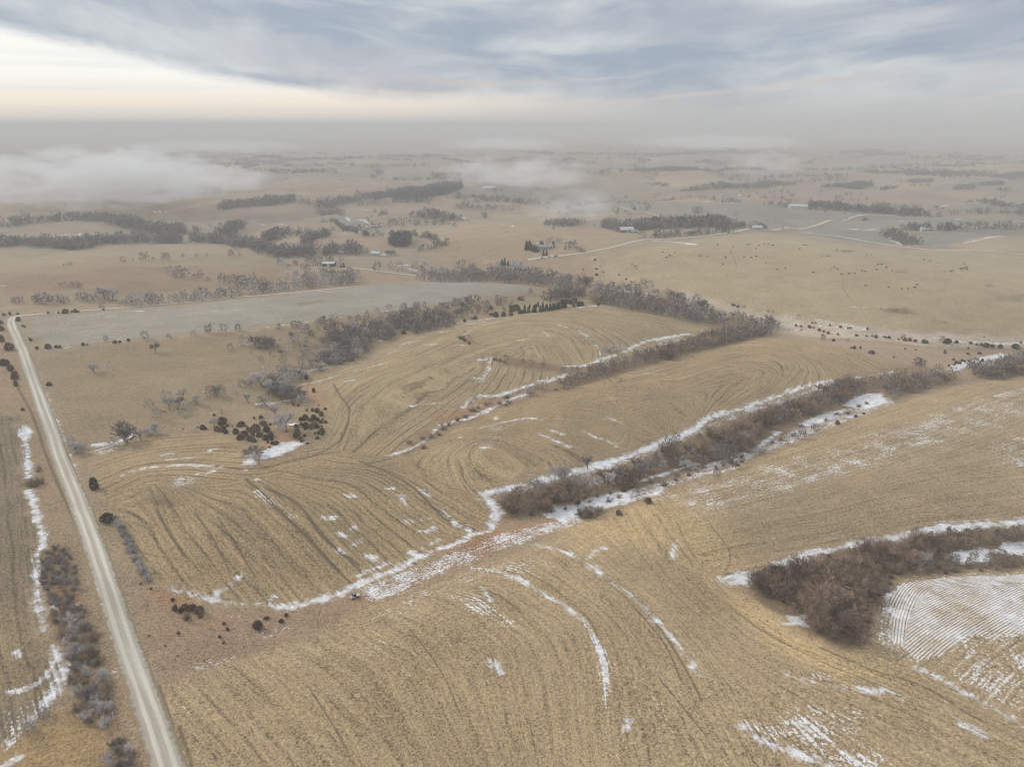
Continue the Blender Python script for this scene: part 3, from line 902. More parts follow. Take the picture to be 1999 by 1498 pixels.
# --- snow -------------------------------------------------------------------------------------
for p_, w_ in [
    ([(73.5, 741), (82, 759), (90, 777), (97.5, 793)], 0.45),
    ([(94.5, 796), (112, 828), (126, 877), (140, 908), (150, 940)], 0.5),
    ([(160, 985), (178, 1010), (195, 1060), (212, 1085)], 0.3),
    ([(56, 957), (65, 978), (75, 1013), (84, 1055), (78, 1075)], 1.2),
    ([(70, 1085), (72, 1130), (73, 1176), (82, 1211), (86, 1230)], 0.9),
    ([(34, 1272), (36, 1282)], 0.6), ([(47, 832), (52, 870), (54, 905), (56, 932)], 1.9),
    ([(101, 1260), (112, 1282), (107, 1292), (94, 1316), (66, 1340), (28, 1351)], 0.6),
    ([(129, 1305), (120, 1335), (87, 1378), (56, 1412)], 1.4),
    ([(38, 1480), (0, 1500)], 0.8),
    ([(105, 1185), (130, 1195), (155, 1180)], 0.4),
    ([(238, 929), (266, 918), (325, 910), (385, 908), (413, 911)], 0.5),
    ([(315, 890), (350, 882)], 0.35), ([(329, 897), (381, 894)], 0.5), ([(406, 882), (420, 877)], 0.3),
    ([(382, 925), (399, 927), (430, 913)], 0.45), ([(455, 931), (480, 918)], 0.5), ([(500, 937), (520, 936)], 0.3),
    ([(637, 1013), (665, 1008)], 0.5), ([(660, 1040), (680, 1048)], 0.8), ([(684, 1035), (694, 1030)], 0.4),
    ([(182, 870), (231, 863), (266, 845)], 1.3),
    ([(336, 1152), (371, 1159), (396, 1166), (438, 1176), (483, 1180), (518, 1182), (560, 1187), (613, 1176), (665, 1159)], 0.9),
    ([(560, 1187), (613, 1176), (665, 1159), (720, 1133), (783, 1108), (804, 1094), (846, 1077), (888, 1063), (923, 1045), (955, 1036), (965, 1015), (972, 1001)], 1.8),
    ([(801, 1082), (830, 1068), (860, 1054)], 0.7), ([(417, 1166), (441, 1148), (469, 1127)], 0.7), ([(515, 1180), (536, 1167)], 0.8),
    ([(818, 1038), (850, 1037)], 0.5), ([(793, 1018), (820, 1016)], 0.4), ([(700, 1125), (730, 1112)], 0.4),
    ([(940, 965), (985, 957), (1020, 948), (1100, 928), (1200, 900), (1300, 862), (1345, 845), (1387, 815), (1447, 798), (1517, 774), (1580, 752), (1625, 742)], 2.2),
    ([(972, 1001), (960, 985), (945, 965)], 2.2),
    ([(1667, 738), (1748, 726)], 1.0), ([(1140, 1000), (1210, 985), (1290, 960)], 1.6),
    ([(1230, 945), (1300, 925), (1360, 905)], 1.0),
    ([(1468, 878), (1500, 860), (1517, 845)], 2.0), ([(1380, 925), (1430, 915), (1470, 890)], 0.8),
    ([(762, 889), (800, 877), (832, 859), (860, 831)], 0.8),
    ([(860, 831), (895, 822), (930, 812), (965, 795), (1000, 779), (1028, 771)], 1.7),
    ([(902, 796), (930, 776), (972, 772), (1018, 758), (1063, 744), (1098, 733)], 1.1),
    ([(1060, 748), (1090, 738), (1110, 730)], 1.6),
    ([(1098, 714), (1140, 714), (1175, 702), (1217, 688), (1252, 670), (1280, 663), (1350, 652)], 1.6),
    ([(937, 747), (953, 726), (955, 709), (962, 698)], 0.6), ([(804, 793), (845, 788), (885, 784)], 0.4),
    ([(925, 740), (940, 738)], 0.4), ([(934, 703), (950, 702)], 0.4),
    ([(1091, 635), (1123, 644), (1151, 660), (1165, 677), (1172, 695)], 0.55),
    ([(1011, 665), (1032, 661)], 0.5), ([(1060, 648), (1072, 655)], 0.4), ([(818, 674), (860, 672), (906, 674)], 0.4),
    ([(585, 752), (620, 745), (653, 735), (703, 722)], 0.5), ([(720, 718), (760, 706)], 0.2), ([(672, 745), (700, 742)], 0.4),
    ([(941, 835), (986, 824), (1028, 817), (1053, 819)], 0.7),
    ([(1053, 847), (1084, 861), (1112, 873)], 0.55), ([(1075, 840), (1096, 848)], 0.5), ([(1186, 814), (1224, 833)], 0.4),
    ([(1137, 842), (1217, 877)], 0.25), ([(1155, 850), (1165, 855)], 0.6), ([(1260, 730), (1300, 731)], 0.3),
    ([(895, 848), (899, 855)], 0.6), ([(965, 815), (970, 820)], 0.4),
    ([(755, 953), (768, 955)], 0.9), ([(783, 968), (792, 985)], 0.7), ([(680, 968), (690, 970)], 0.8), ([(820, 955), (838, 968)], 0.6),
    ([(660, 1073), (675, 1080)], 0.8), ([(690, 1062), (706, 1058)], 0.6), ([(715, 1088), (732, 1092)], 1.0), ([(740, 1108), (756, 1100)], 0.7),
    ([(838, 1010), (850, 1032)], 0.6), ([(860, 1000), (875, 1008)], 0.7), ([(885, 1020), (915, 1035), (935, 1040)], 0.6),
    ([(1144, 1097), (1175, 1124), (1210, 1148), (1245, 1176), (1280, 1211), (1315, 1250), (1336, 1278)], 0.5),
    ([(1321, 1256), (1345, 1284), (1361, 1319)], 0.4), ([(1147, 1092), (1160, 1078), (1182, 1070)], 0.35),
    ([(1000, 1127), (1028, 1139), (1070, 1166), (1105, 1187), (1140, 1215)], 0.2),
    ([(1161, 1250), (1179, 1295), (1184, 1330)], 0.15), ([(1046, 1064), (1091, 1075), (1130, 1092)], 0.35),
    ([(941, 1150), (958, 1172)], 0.7), ([(1220, 1405), (1224, 1425)], 0.3), ([(958, 1292), (979, 1316)], 0.15),
    ([(1447, 1420), (1482, 1445), (1545, 1470), (1620, 1496)], 0.7),
    ([(1541, 1319), (1573, 1330), (1650, 1344)], 0.35), ([(1670, 1345), (1737, 1352), (1768, 1365)], 0.3),
    ([(1790, 1305), (1840, 1330), (1888, 1356)], 0.9), ([(1900, 1362), (1950, 1390), (2000, 1417)], 0.35), ([(1880, 1415), (1920, 1435)], 0.3),
    ([(1517, 1104), (1560, 1092), (1600, 1080), (1650, 1068), (1720, 1054), (1803, 1040), (1866, 1027), (2000, 1022)], 1.9),
    ([(1405, 1135), (1440, 1122), (1478, 1118)], 1.6),
    ([(1310, 1090), (1322, 1060)], 0.3), ([(1990, 1020), (2100, 1010)], 1.9),
    ([(1274, 470), (1300, 471), (1354, 477)], 5.0),
    ([(90, 683), (200, 672), (400, 652), (600, 628), (800, 600)], 0.35), ([(480, 648), (560, 637)], 0.6), ([(150, 671), (250, 662)], 0.3),
    ([(116, 629), (147, 624)], 0.8), ([(150, 620), (203, 611)], 0.7), ([(210, 618), (259, 615)], 0.7), ([(245, 608), (280, 608)], 1.0), ([(382, 610), (466, 605)], 0.6),
    ([(120, 634), (150, 631)], 0.4), ([(270, 607), (276, 607)], 2.0), ([(300, 606), (340, 600)], 0.4), ([(600, 570), (612, 568), (650, 570)], 0.7),
    ([(1170, 563), (1230, 570), (1280, 575)], 1.6), ([(1480, 606), (1580, 622), (1700, 645)], 0.5), ([(1600, 637), (1690, 646)], 0.8),
    ([(1860, 722), (1900, 705), (1960, 693)], 2.6), ([(1760, 655), (1830, 660), (1880, 668)], 1.0), ([(1900, 668), (1960, 672), (1999, 668)], 1.0),
    ([(900, 660), (930, 640), (1000, 622)], 0.2), ([(730, 660), (760, 655)], 1.2), ([(805, 645), (845, 640)], 1.5), ([(880, 632), (970, 620)], 1.6),
    ([(690, 670), (720, 663), (745, 665)], 1.6), ([(560, 730), (600, 725), (630, 718)], 1.5), ([(520, 790), (560, 782), (585, 778)], 1.6),
    ([(500, 790), (520, 786)], 1.2), ([(470, 672), (500, 670)], 0.8), ([(545, 832), (575, 828)], 1.2), ([(1130, 600), (1180, 597)], 1.5),
    ([(720, 500), (740, 497), (760, 498)], 2.5), ([(660, 493), (700, 495)], 1.5), ([(775, 520), (800, 517)], 4.0), ([(800, 525), (815, 530)], 5.0),
    ([(830, 430), (840, 429)], 1.0), ([(676, 424), (720, 437), (735, 442)], 2.5), ([(706, 444), (727, 439)], 3.0),
    ([(1372, 395), (1405, 394)], 3), ([(1418, 427), (1423, 421)], 3), ([(1655, 446), (1720, 448)], 3.0), ([(1723, 456), (1740, 467), (1762, 478)], 2.5),
    ([(1880, 476), (1920, 466), (1970, 461)], 2.5), ([(1835, 405), (1880, 398), (1910, 392), (1955, 384)], 3.5),
    ([(1540, 352), (1560, 348)], 3), ([(1680, 326), (1735, 320)], 5), ([(1000, 442), (1003, 440)], 5), ([(979, 438), (982, 438)], 4),
    ([(115, 459), (220, 457)], 2.5), ([(285, 472), (375, 471)], 3.0), ([(0, 558), (40, 557)], 0.8),
    ([(1660, 600), (1700, 600)], 0.2), ([(420, 448), (440, 446)], 2), ([(236, 317), (270, 317)], 6), ([(540, 392), (575, 388)], 6),
]:
    snowline(p_, w_)
rgs = np.random.default_rng(17)
for k_ in range(70):
    x0_ = rgs.uniform(-20, 2020); y0_ = rgs.uniform(310, 455); L_ = rgs.uniform(4, 26)
    snowline([(x0_, y0_), (x0_ + L_, y0_ + rgs.uniform(-2.5, 2.5))], rgs.uniform(1.5, 4.0))
for p_ in [
    [(500, 893), (515, 880), (545, 868), (575, 862), (600, 862), (560, 882), (520, 898)],
    [(480, 905), (490, 885), (497, 890), (492, 908)],
    [(1062, 1008), (1085, 990), (1150, 978), (1200, 965), (1255, 955), (1230, 975), (1160, 998), (1100, 1018)],
    [(1560, 830), (1610, 808), (1650, 800), (1630, 815), (1580, 832)],
    [(1645, 792), (1680, 772), (1722, 768), (1730, 785), (1690, 800)],
    [(1850, 1090), (1875, 1078), (1925, 1075), (1920, 1098), (1880, 1102)],
    [(1940, 1080), (1960, 1062), (2000, 1060), (2000, 1088)],
    [(1790, 1098), (1800, 1070), (1825, 1066), (1815, 1095)],
    [(1528, 1218), (1545, 1205), (1578, 1205), (1570, 1222)],
    [(1420, 1140), (1450, 1118), (1472, 1122), (1455, 1142)],
]:
    snowpoly(p_, 0.6)
patchpoly([(40, 830), (58, 828), (66, 900), (80, 935), (42, 940), (36, 880)], 0.57, 2)
patchpoly([(0, 1390), (60, 1370), (125, 1300), (135, 1330), (90, 1400), (40, 1450), (0, 1480)], 0.55, 3)
patchpoly([(329, 930), (390, 930), (400, 945), (340, 952)], 0.5, 3)
patchline([(330, 885), (400, 880)], 4, 0.4)
patchline([(500, 960), (532, 985), (570, 1010)], 2.5, 0.5)
patchpoly([(160, 885), (200, 870), (280, 850), (280, 862), (200, 890)], 0.5, 3)
patchpoly([(690, 1150), (820, 1100), (960, 1045), (1130, 1005), (1150, 1018), (960, 1085), (720, 1185)], 0.58, 3)
patchpoly([(340, 1310), (420, 1275), (520, 1255), (440, 1300), (345, 1332)], 0.45, 3)
patchpoly([(380, 1190), (560, 1195), (640, 1185), (600, 1215), (450, 1210)], 0.34, 4)
patchline([(480, 1255), (560, 1225), (620, 1205)], 3, 0.42)
patchpoly([(940, 970), (1000, 950), (1200, 890), (1400, 812), (1620, 740), (1640, 750), (1420, 830), (1210, 915), (1010, 975), (970, 1000)], 0.6, 4)
patchpoly([(1060, 1000), (1250, 950), (1480, 870), (1560, 830), (1740, 770), (1750, 790), (1500, 885), (1300, 958), (1140, 1015)], 0.62, 3)
patchpoly([(860, 870), (960, 846), (1020, 868), (960, 880)], 0.42, 3)
patchpoly([(930, 840), (1040, 815), (1060, 822), (960, 845)], 0.42, 3)
patchpoly([(890, 800), (990, 765), (1100, 735), (1040, 775), (900, 830)], 0.42, 3)
patchpoly([(1240, 690), (1290, 662), (1350, 648), (1340, 665), (1260, 692)], 0.5, 3)
patchpoly([(1310, 975), (1352, 945), (1615, 870), (1930, 768), (2300, 670), (2300, 740), (2000, 815), (1824, 880), (1650, 938), (1405, 1010), (1330, 1010)], 0.46, 8)
patchpoly([(1440, 975), (1620, 900), (1800, 840), (1900, 790), (1860, 840), (1700, 905), (1520, 960)], 0.57, 6)
patchpoly([(1330, 985), (1450, 960), (1480, 975), (1380, 1005)], 0.55, 5)
patchpoly([(1900, 880), (2000, 830), (2200, 780), (2200, 900), (2000, 920)], 0.42, 6)
patchpoly([(1260, 978), (1320, 962), (1420, 930), (1400, 945), (1290, 985)], 0.5, 2)
patchpoly([(700, 1200), (900, 1120), (1010, 1090), (1000, 1110), (860, 1170), (720, 1230)], 0.42, 5)
patchpoly([(860, 1165), (930, 1150), (1010, 1195), (1025, 1235), (990, 1225), (900, 1195)], 0.5, 4)
patchpoly([(960, 1110), (1040, 1090), (1100, 1100), (1050, 1120), (1000, 1130)], 0.45, 4)
patchline([(920, 1110), (965, 1115), (1000, 1127), (1028, 1139), (1070, 1166), (1105, 1187), (1140, 1215), (1161, 1250), (1179, 1295), (1184, 1383)], 1.4, 0.62)
patchpoly([(1100, 1230), (1150, 1240), (1220, 1340), (1180, 1380), (1140, 1310)], 0.36, 5)
patchpoly([(1230, 1330), (1260, 1320), (1300, 1400), (1340, 1450), (1280, 1430)], 0.33, 5)
patchpoly([(500, 1330), (760, 1240), (780, 1260), (620, 1310), (520, 1340)], 0.34, 5)
patchpoly([(1447, 1420), (1510, 1395), (1580, 1395), (1650, 1408), (1690, 1431), (1730, 1470), (1760, 1520), (1615, 1500), (1545, 1475), (1482, 1447)], 0.56, 4)
patchpoly([(1500, 1390), (1600, 1370), (1720, 1395), (1700, 1430), (1600, 1400)], 0.42, 5)
patchpoly([(1550, 1305), (1620, 1310), (1650, 1330), (1580, 1335)], 0.45, 3)
patchpoly(SNOWF, 0.48, 2)
patchpoly([(1725, 1165), (1752, 1135), (1850, 1122), (2000, 1118), (2200, 1116), (2200, 1240), (1900, 1250), (1840, 1290), (1790, 1300), (1730, 1250)], 0.70, 3)
patchpoly([(1380, 1130), (1440, 1110), (1480, 1120), (1470, 1145), (1420, 1145)], 0.6, 2)
patchpoly([(1480, 606), (1640, 628), (1800, 650), (2000, 660), (2300, 662), (2300, 680), (2000, 680), (1800, 674), (1620, 658), (1500, 635)], 0.40, 5)
patchpoly([(1150, 560), (1300, 585), (1440, 615), (1420, 635), (1260, 610), (1140, 585)], 0.4, 5)
patchpoly([(1840, 720), (1960, 685), (2000, 680), (2000, 700), (1900, 730)], 0.5, 3)
patchpoly([(740, 690), (860, 640), (980, 615), (970, 628), (850, 652), (750, 700)], 0.42, 3)
patchpoly([(540, 740), (640, 700), (700, 670), (720, 680), (640, 715), (560, 745)], 0.45, 3)
patchpoly([(490, 800), (580, 775), (590, 785), (500, 810)], 0.42, 3)
patchpoly([(200, 1310), (235, 1300), (290, 1440), (310, 1498), (270, 1498), (220, 1390)], 0.36, 2)
patchpoly([(310, 1345), (360, 1330), (370, 1400), (345, 1380)], 0.42, 2)
patchpoly([(90, 990), (120, 960), (150, 1080), (130, 1100)], 0.3, 3)

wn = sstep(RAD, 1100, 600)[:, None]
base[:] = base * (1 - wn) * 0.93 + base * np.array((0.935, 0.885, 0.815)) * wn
for nm, arr, typ in (('row', row, 'FLOAT_VECTOR'), ('mask', mask, 'FLOAT_VECTOR')):
    at = me.attributes.new(nm, typ, 'POINT')
    at.data.foreach_set('vector', arr.astype(np.float32).ravel())
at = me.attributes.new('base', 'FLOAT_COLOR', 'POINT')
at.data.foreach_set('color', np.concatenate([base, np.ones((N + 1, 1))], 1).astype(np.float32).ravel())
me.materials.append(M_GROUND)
tag(obj("ground", me), kind="structure")

# ----------------------------------------------------------------------------------------------
# haze and fog
# ----------------------------------------------------------------------------------------------
def box_mesh(name, x0, x1, y0, y1, z0, z1):
    v = [(x0, y0, z0), (x1, y0, z0), (x1, y1, z0), (x0, y1, z0), (x0, y0, z1), (x1, y0, z1), (x1, y1, z1), (x0, y1, z1)]
    return mesh_np(name, v, [(3, 2, 1, 0), (4, 5, 6, 7), (0, 1, 5, 4), (1, 2, 6, 5), (2, 3, 7, 6), (3, 0, 4, 7)])


mh = bpy.data.materials.new("haze_air")
mh.use_nodes = True
T = NT(mh.node_tree)
pv = T.n('ShaderNodeVolumePrincipled')
pv.inputs['Color'].default_value = (*HAZE_COLOR, 1)
pv.inputs['Density'].default_value = HAZE_DENSITY
pv.inputs['Anisotropy'].default_value = 0.0
oo = T.n('ShaderNodeOutputMaterial')
T.t.links.new(pv.outputs[0], oo.inputs['Volume'])
hz = obj("haze", box_mesh("haze", -61000, 61000, -61000, 61000, float(gz.min()) - 1.0, CAM_H + 26.0))
hz.data.materials.append(mh)
tag(hz, kind="stuff")


def fog_material(seed, dens, sc):
    m = bpy.data.materials.new("low_fog")
    m.use_nodes = True
    T = NT(m.node_tree)
    co = T.n('ShaderNodeTexCoord').outputs['Object']
    x, y, z = T.sep(co)
    r2 = T.add(T.mul(x, x), T.add(T.mul(y, y), T.mul(z, z)))
    n = T.noise(T.comb(T.add(T.mul(x, sc[0]), seed), T.mul(y, sc[1]), T.mul(z, sc[2])), 1.0, 4, 0.6, 0.4)
    body = T.sub(T.add(T.sub(1.0, r2), T.mul(T.sub(n, 0.5), 4.6)), 0.18)
    d = T.mul(T.step(body, -0.1, 1.25), dens)
    pv = T.n('ShaderNodeVolumePrincipled')
    pv.inputs['Color'].default_value = (0.995, 0.995, 0.995, 1)
    T.put(pv.inputs['Density'], d)
    oo = T.n('ShaderNodeOutputMaterial')
    T.t.links.new(pv.outputs[0], oo.inputs['Volume'])
    return m


def ellipsoid_mesh(name):
    bm = bmesh.new()
    bmesh.ops.create_icosphere(bm, subdivisions=3, radius=1.0)
    me_ = bpy.data.meshes.new(name)
    bm.to_mesh(me_); bm.free()
    return me_


for k, (px_, rx, ry, rz, dens, lab) in enumerate([
    ((215, 398), 245, 200, 60, 0.0190, "long bank of low fog over the wooded valley beside the far hills"),
    ((430, 372), 150, 150, 34, 0.0090, "thin fog wisp trailing off the end of the long fog bank"),
    ((1010, 366), 190, 170, 44, 0.0090, "small patch of low fog hanging over the far creek woods"),
    ((1110, 432), 80, 90, 32, 0.0065, "thin fog wisp drifting over the tan field near the road crest"),
    ((1490, 340), 130, 160, 42, 0.0045, "faint fog wisp over the far fields beyond the long white barn"),
    ((985, 292), 420, 500, 48, 0.0060, "flat distant fog bank at the foot of the sky"),
    ((1400, 290), 600, 560, 50, 0.0050, "broad distant fog bank near the horizon murk"),
    ((420, 296), 600, 500, 42, 0.0040, "pale distant fog sheet above the long fog bank"),
]):
    p = ground([px_])[0]
    fo = obj("fog_bank", ellipsoid_mesh("fog_bank"))
    top = CAM_H + 22.0
    zc = min(p[2] + rz * 0.75, top - rz - 0.5)
    fo.location = (p[0], p[1], zc)
    fo.scale = (rx, ry, rz)
    fo.data.materials.append(fog_material(k * 7.3, dens, (rx / 72, ry / 72, rz / 32)))
    tag(fo, lab, "fog", "low fog banks", "stuff")

# ----------------------------------------------------------------------------------------------
# roads
# ----------------------------------------------------------------------------------------------
def gravel_build(T):
    uv = T.sep(T.attr('row').outputs['Vector'])
    pos = T.n('ShaderNodeNewGeometry').outputs['Position']
    a = T.math('ABSOLUTE', uv[1], 0.0)
    st = T.noise(T.comb(T.mul(uv[0], 0.02), T.mul(uv[1], 1.6), 0.0), 1.0, 4, 0.6, 0.2)
    fn = T.noise(pos, 1.6, 4, 0.7)
    big = T.noise(pos, 0.03, 3, 0.5)
    wob = T.mul(T.sub(T.noise(T.comb(T.mul(uv[0], 0.03), 3.0, 0.0), 1.0, 2, 0.5), 0.5), 0.35)
    lane = T.math('ABSOLUTE', T.sub(T.math('ABSOLUTE', T.add(uv[1], wob), 0.0), 0.40), 0.0)
    wheel_t = T.step(lane, 0.26, 0.08)
    t = T.add(T.mul(T.sub(st, 0.5), 1.6), T.add(T.mul(T.sub(fn, 0.5), 0.8), T.mul(T.sub(big, 0.5), 0.6)))
    t = T.add(T.sub(t, 0.2), T.mul(wheel_t, 0.5))
    c = T.mix(T.step(t, -0.45, 0.65), (0.355, 0.31, 0.245), (0.60, 0.545, 0.455))
    en = T.noise(pos, 0.5, 4, 0.7)
    edge = T.step(T.add(a, T.add(T.mul(T.sub(fn, 0.5), 0.7), T.mul(T.sub(en, 0.5), 1.1))), 0.80, 1.0)
    c = T.mix(edge, c, (0.255, 0.195, 0.125))
    return c, 0.95, None


M_GRAVEL = material("pale_gravel", gravel_build)


def road(name, px, width, lift=0.2):
    w = np.array(smooth(G(px), 8))
    tang = np.gradient(w, axis=0)
    tang /= np.linalg.norm(tang, axis=1)[:, None] + 1e-9
    nor = np.stack([-tang[:, 1], tang[:, 0]], 1)
    prof = [(-0.62, -0.35), (-0.5, 0.0), (-0.25, 0.06), (0, 0.1), (0.25, 0.06), (0.5, 0.0), (0.62, -0.35)]
    s = np.concatenate([[0], np.cumsum(np.linalg.norm(np.diff(w, axis=0), axis=1))])
    V, A = [], []
    Q = np.concatenate([w + nor * o_ * width for o_, _ in prof])
    Z = H(Q[:, 0], Q[:, 1]).reshape(len(prof), -1)
    for k in range(len(w)):
        for i_, (o_, dz) in enumerate(prof):
            p = w[k] + nor[k] * o_ * width
            V.append((p[0], p[1], Z[i_, k] + lift + dz)); A.append((s[k], o_ * 2, 0))
    n = len(prof)
    Fc = [(k * n + q, k * n + q + 1, (k + 1) * n + q + 1, (k + 1) * n + q) for k in range(len(w) - 1) for q in range(n - 1)]
    m = mesh_np(name, V, Fc, M_GRAVEL)
    at = m.attributes.new('row', 'FLOAT_VECTOR', 'POINT')
    at.data.foreach_set('vector', np.array(A, np.float32).ravel())
    for pl in m.polygons: pl.use_smooth = True
    if m.polygons[0].normal.z < 0:
        m.flip_normals()
    return tag(obj(name, m), kind="structure")


MAIN_ROAD = [(420, 1760), (370, 1620), (326, 1490), (298, 1405), (272, 1330), (236, 1228), (187, 1076), (155, 985), (136, 940), (101, 845), (67, 750),
             (45, 687), (27, 645), (22, 629), (30, 619), (60, 615), (110, 611), (200, 604), (300, 596), (400, 587), (470, 580), (560, 573), (650, 564), (700, 559)]
road("gravel_road", MAIN_ROAD, 6.4)
road("gravel_road", [(1030, 508), (1060, 503), (1110, 498), (1150, 492), (1200, 482), (1260, 468), (1300, 467), (1350, 464), (1440, 452), (1520, 448), (1600, 438), (1650, 430), (1720, 420), (1760, 419)], 6.5, 0.35)
road("driveway", [(668, 524), (700, 525), (740, 530), (780, 535), (815, 539)], 4.5, 0.3)
road("driveway", [(1073, 498), (1084, 500), (1090, 501)], 3.5, 0.3)
road("field_lane", [(1560, 452), (1640, 462), (1700, 473), (1780, 484), (1850, 489), (2000, 498)], 4.0, 0.3)
road("field_lane", [(1170, 399), (1230, 410), (1290, 424)], 6.0, 0.35)

# ----------------------------------------------------------------------------------------------
# plants: prototypes
# ----------------------------------------------------------------------------------------------
M_BARK = varied("bark", (0.13, 0.11, 0.095), (0.21, 0.18, 0.16), 2.0)
M_FROST = varied("frosted_twigs", (0.48, 0.425, 0.40), (0.63, 0.575, 0.55), 0.5, rnd=0.15)
M_GREY = varied("grey_twigs", (0.19, 0.162, 0.150), (0.31, 0.27, 0.255), 0.5, rnd=0.3)
M_BROWN = varied("brown_twigs", (0.20, 0.140, 0.098), (0.37, 0.268, 0.195), 0.5, rnd=0.45)
M_RED = varied("russet_twigs", (0.16, 0.10, 0.08), (0.23, 0.15, 0.12), 0.5, rnd=0.25)
M_CEDAR = varied("cedar_needles", (0.135, 0.090, 0.062), (0.27, 0.182, 0.128), 0.9, rnd=0.35)
M_GREENCEDAR = varied("green_cedar_needles", (0.095, 0.088, 0.058), (0.19, 0.165, 0.108), 0.9, rnd=0.3)
M_PINE = varied("pine_needles", (0.040, 0.055, 0.042), (0.075, 0.090, 0.068), 0.9, rnd=0.3)


def unit(v):
    return v / (np.linalg.norm(v) + 1e-9)


class Tubes:
    def __init__(s): s.v, s.f = [], []

    def tube(s, p, q, r0, r1, n=4):
        d = unit(q - p)
        a = unit(np.cross(d, [0.3, 0.7, 0.65])); b = np.cross(d, a)
        k = len(s.v)
        for c, r in ((p, r0), (q, r1)):
            for i_ in range(n):
                t = 2 * math.pi * i_ / n
                s.v.append(c + (a * math.cos(t) + b * math.sin(t)) * r)
        for i_ in range(n):
            s.f.append((k + i_, k + (i_ + 1) % n, k + n + (i_ + 1) % n, k + n + i_))

    def sliver(s, p, q, w, rg):
        d = unit(q - p)
        a = unit(np.cross(d, rg.normal(size=3))) * w
        k = len(s.v)
        s.v += [p - a, p + a, q]
        s.f.append((k, k + 1, k + 2))


def rand_dir(rg, d, spread):
    return unit(d + rg.normal(size=3) * spread)


def bare_tree(seed, h=8.0, spread=1.0, stems=1, twigs=12, tw=0.035, nl=6):
    """limbs fork three times and end in sprays of thin twigs"""
    rg = np.random.default_rng(seed)
    tr, cr = Tubes(), Tubes()
    for st in range(stems):
        base_ = np.array([0.0, 0.0, -0.3]) if stems == 1 else np.array([*rg.normal(size=2) * 0.05 * h, -0.3])
        lean = unit(np.array([*(rg.normal(size=2) * (0.10 if stems == 1 else 0.45)), 1.0]))
        th = h * (rg.uniform(0.20, 0.32) if stems == 1 else rg.uniform(0.10, 0.25))
        top = base_ + lean * (th + 0.3)
        R = h * 0.022 if stems == 1 else h * 0.010
        tr.tube(base_, top, R * 1.25, R * 0.85, 6)
        for l in range(nl):
            az_ = 2 * math.pi * (l + rg.uniform(-.3, .3)) / nl
            out = np.array([math.cos(az_), math.sin(az_), 0]) * spread
            d1 = unit(out * rg.uniform(0.35, 1.0) + lean * rg.uniform(0.7, 1.2))
            L1 = h * rg.uniform(0.26, 0.40)
            p1 = top - lean * th * rg.uniform(0, 0.25)
            m1 = p1 + d1 * L1 * 0.5
            d1b = rand_dir(rg, d1 + np.array([0, 0, .15]), 0.18)
            q1 = m1 + d1b * L1 * 0.5
            tr.tube(p1, m1, R * 0.62, R * 0.45, 4); tr.tube(m1, q1, R * 0.45, R * 0.28, 4)
            for s2 in range(5):
                t = rg.uniform(0.3, 1.0)
                p2 = p1 + (m1 - p1) * min(1, t * 2) if t < 0.5 else m1 + (q1 - m1) * (t * 2 - 1)
                d2 = rand_dir(rg, d1b * 0.8 + out * 0.25, 0.45)
                L2 = h * rg.uniform(0.13, 0.26)
                q2 = p2 + d2 * L2
                tr.tube(p2, q2, R * 0.24, R * 0.10, 3)
                for s3 in range(4):
                    p3 = p2 + (q2 - p2) * rg.uniform(0.25, 1.0)
                    d3 = rand_dir(rg, d2 + np.array([0, 0, 0.1]), 0.5)
                    q3 = p3 + d3 * h * rg.uniform(0.07, 0.15)
                    cr.sliver(p3, q3, tw * 1.1, rg)
                    for s4 in range(twigs):
                        p4 = p3 + (q3 - p3) * rg.uniform(0.1, 1.0)
                        q4 = p4 + rand_dir(rg, d3, 0.75) * h * rg.uniform(0.04, 0.11)
                        cr.sliver(p4, q4, tw * rg.uniform(0.6, 1.1), rg)
    return tr, cr


def bush(seed, h=2.5, w=1.2, n=900, tw=0.03, tmin=0.12):
    """many stems from the ground, a domed head of fine twigs"""
    rg = np.random.default_rng(seed)
    tr, cr = Tubes(), Tubes()
    nst = 14
    for i_ in range(nst):
        az_ = rg.uniform(0, 2 * math.pi); s = math.sqrt(rg.uniform(0.02, 1))
        d = unit(np.array([math.cos(az_) * s * w, math.sin(az_) * s * w, rg.uniform(0.7, 1.1)]))
        p = np.array([*(rg.normal(size=2) * 0.10 * h), -0.1])
        L = h * rg.uniform(0.6, 0.95)
        q = p + d * L
        tr.tube(p, q, 0.05, 0.02, 3)
        for j_ in range(n // nst):
            t = rg.uniform(tmin, 1.0)
            p2 = p + (q - p) * t + rg.normal(size=3) * 0.08 * h
            p2[2] = max(p2[2], 0.02)
            q2 = p2 + rand_dir(rg, d + np.array([0, 0, .2]), 0.75) * h * rg.uniform(0.10, 0.24)
            cr.sliver(p2, q2, tw * rg.uniform(0.6, 1.3), rg)
    return tr, cr


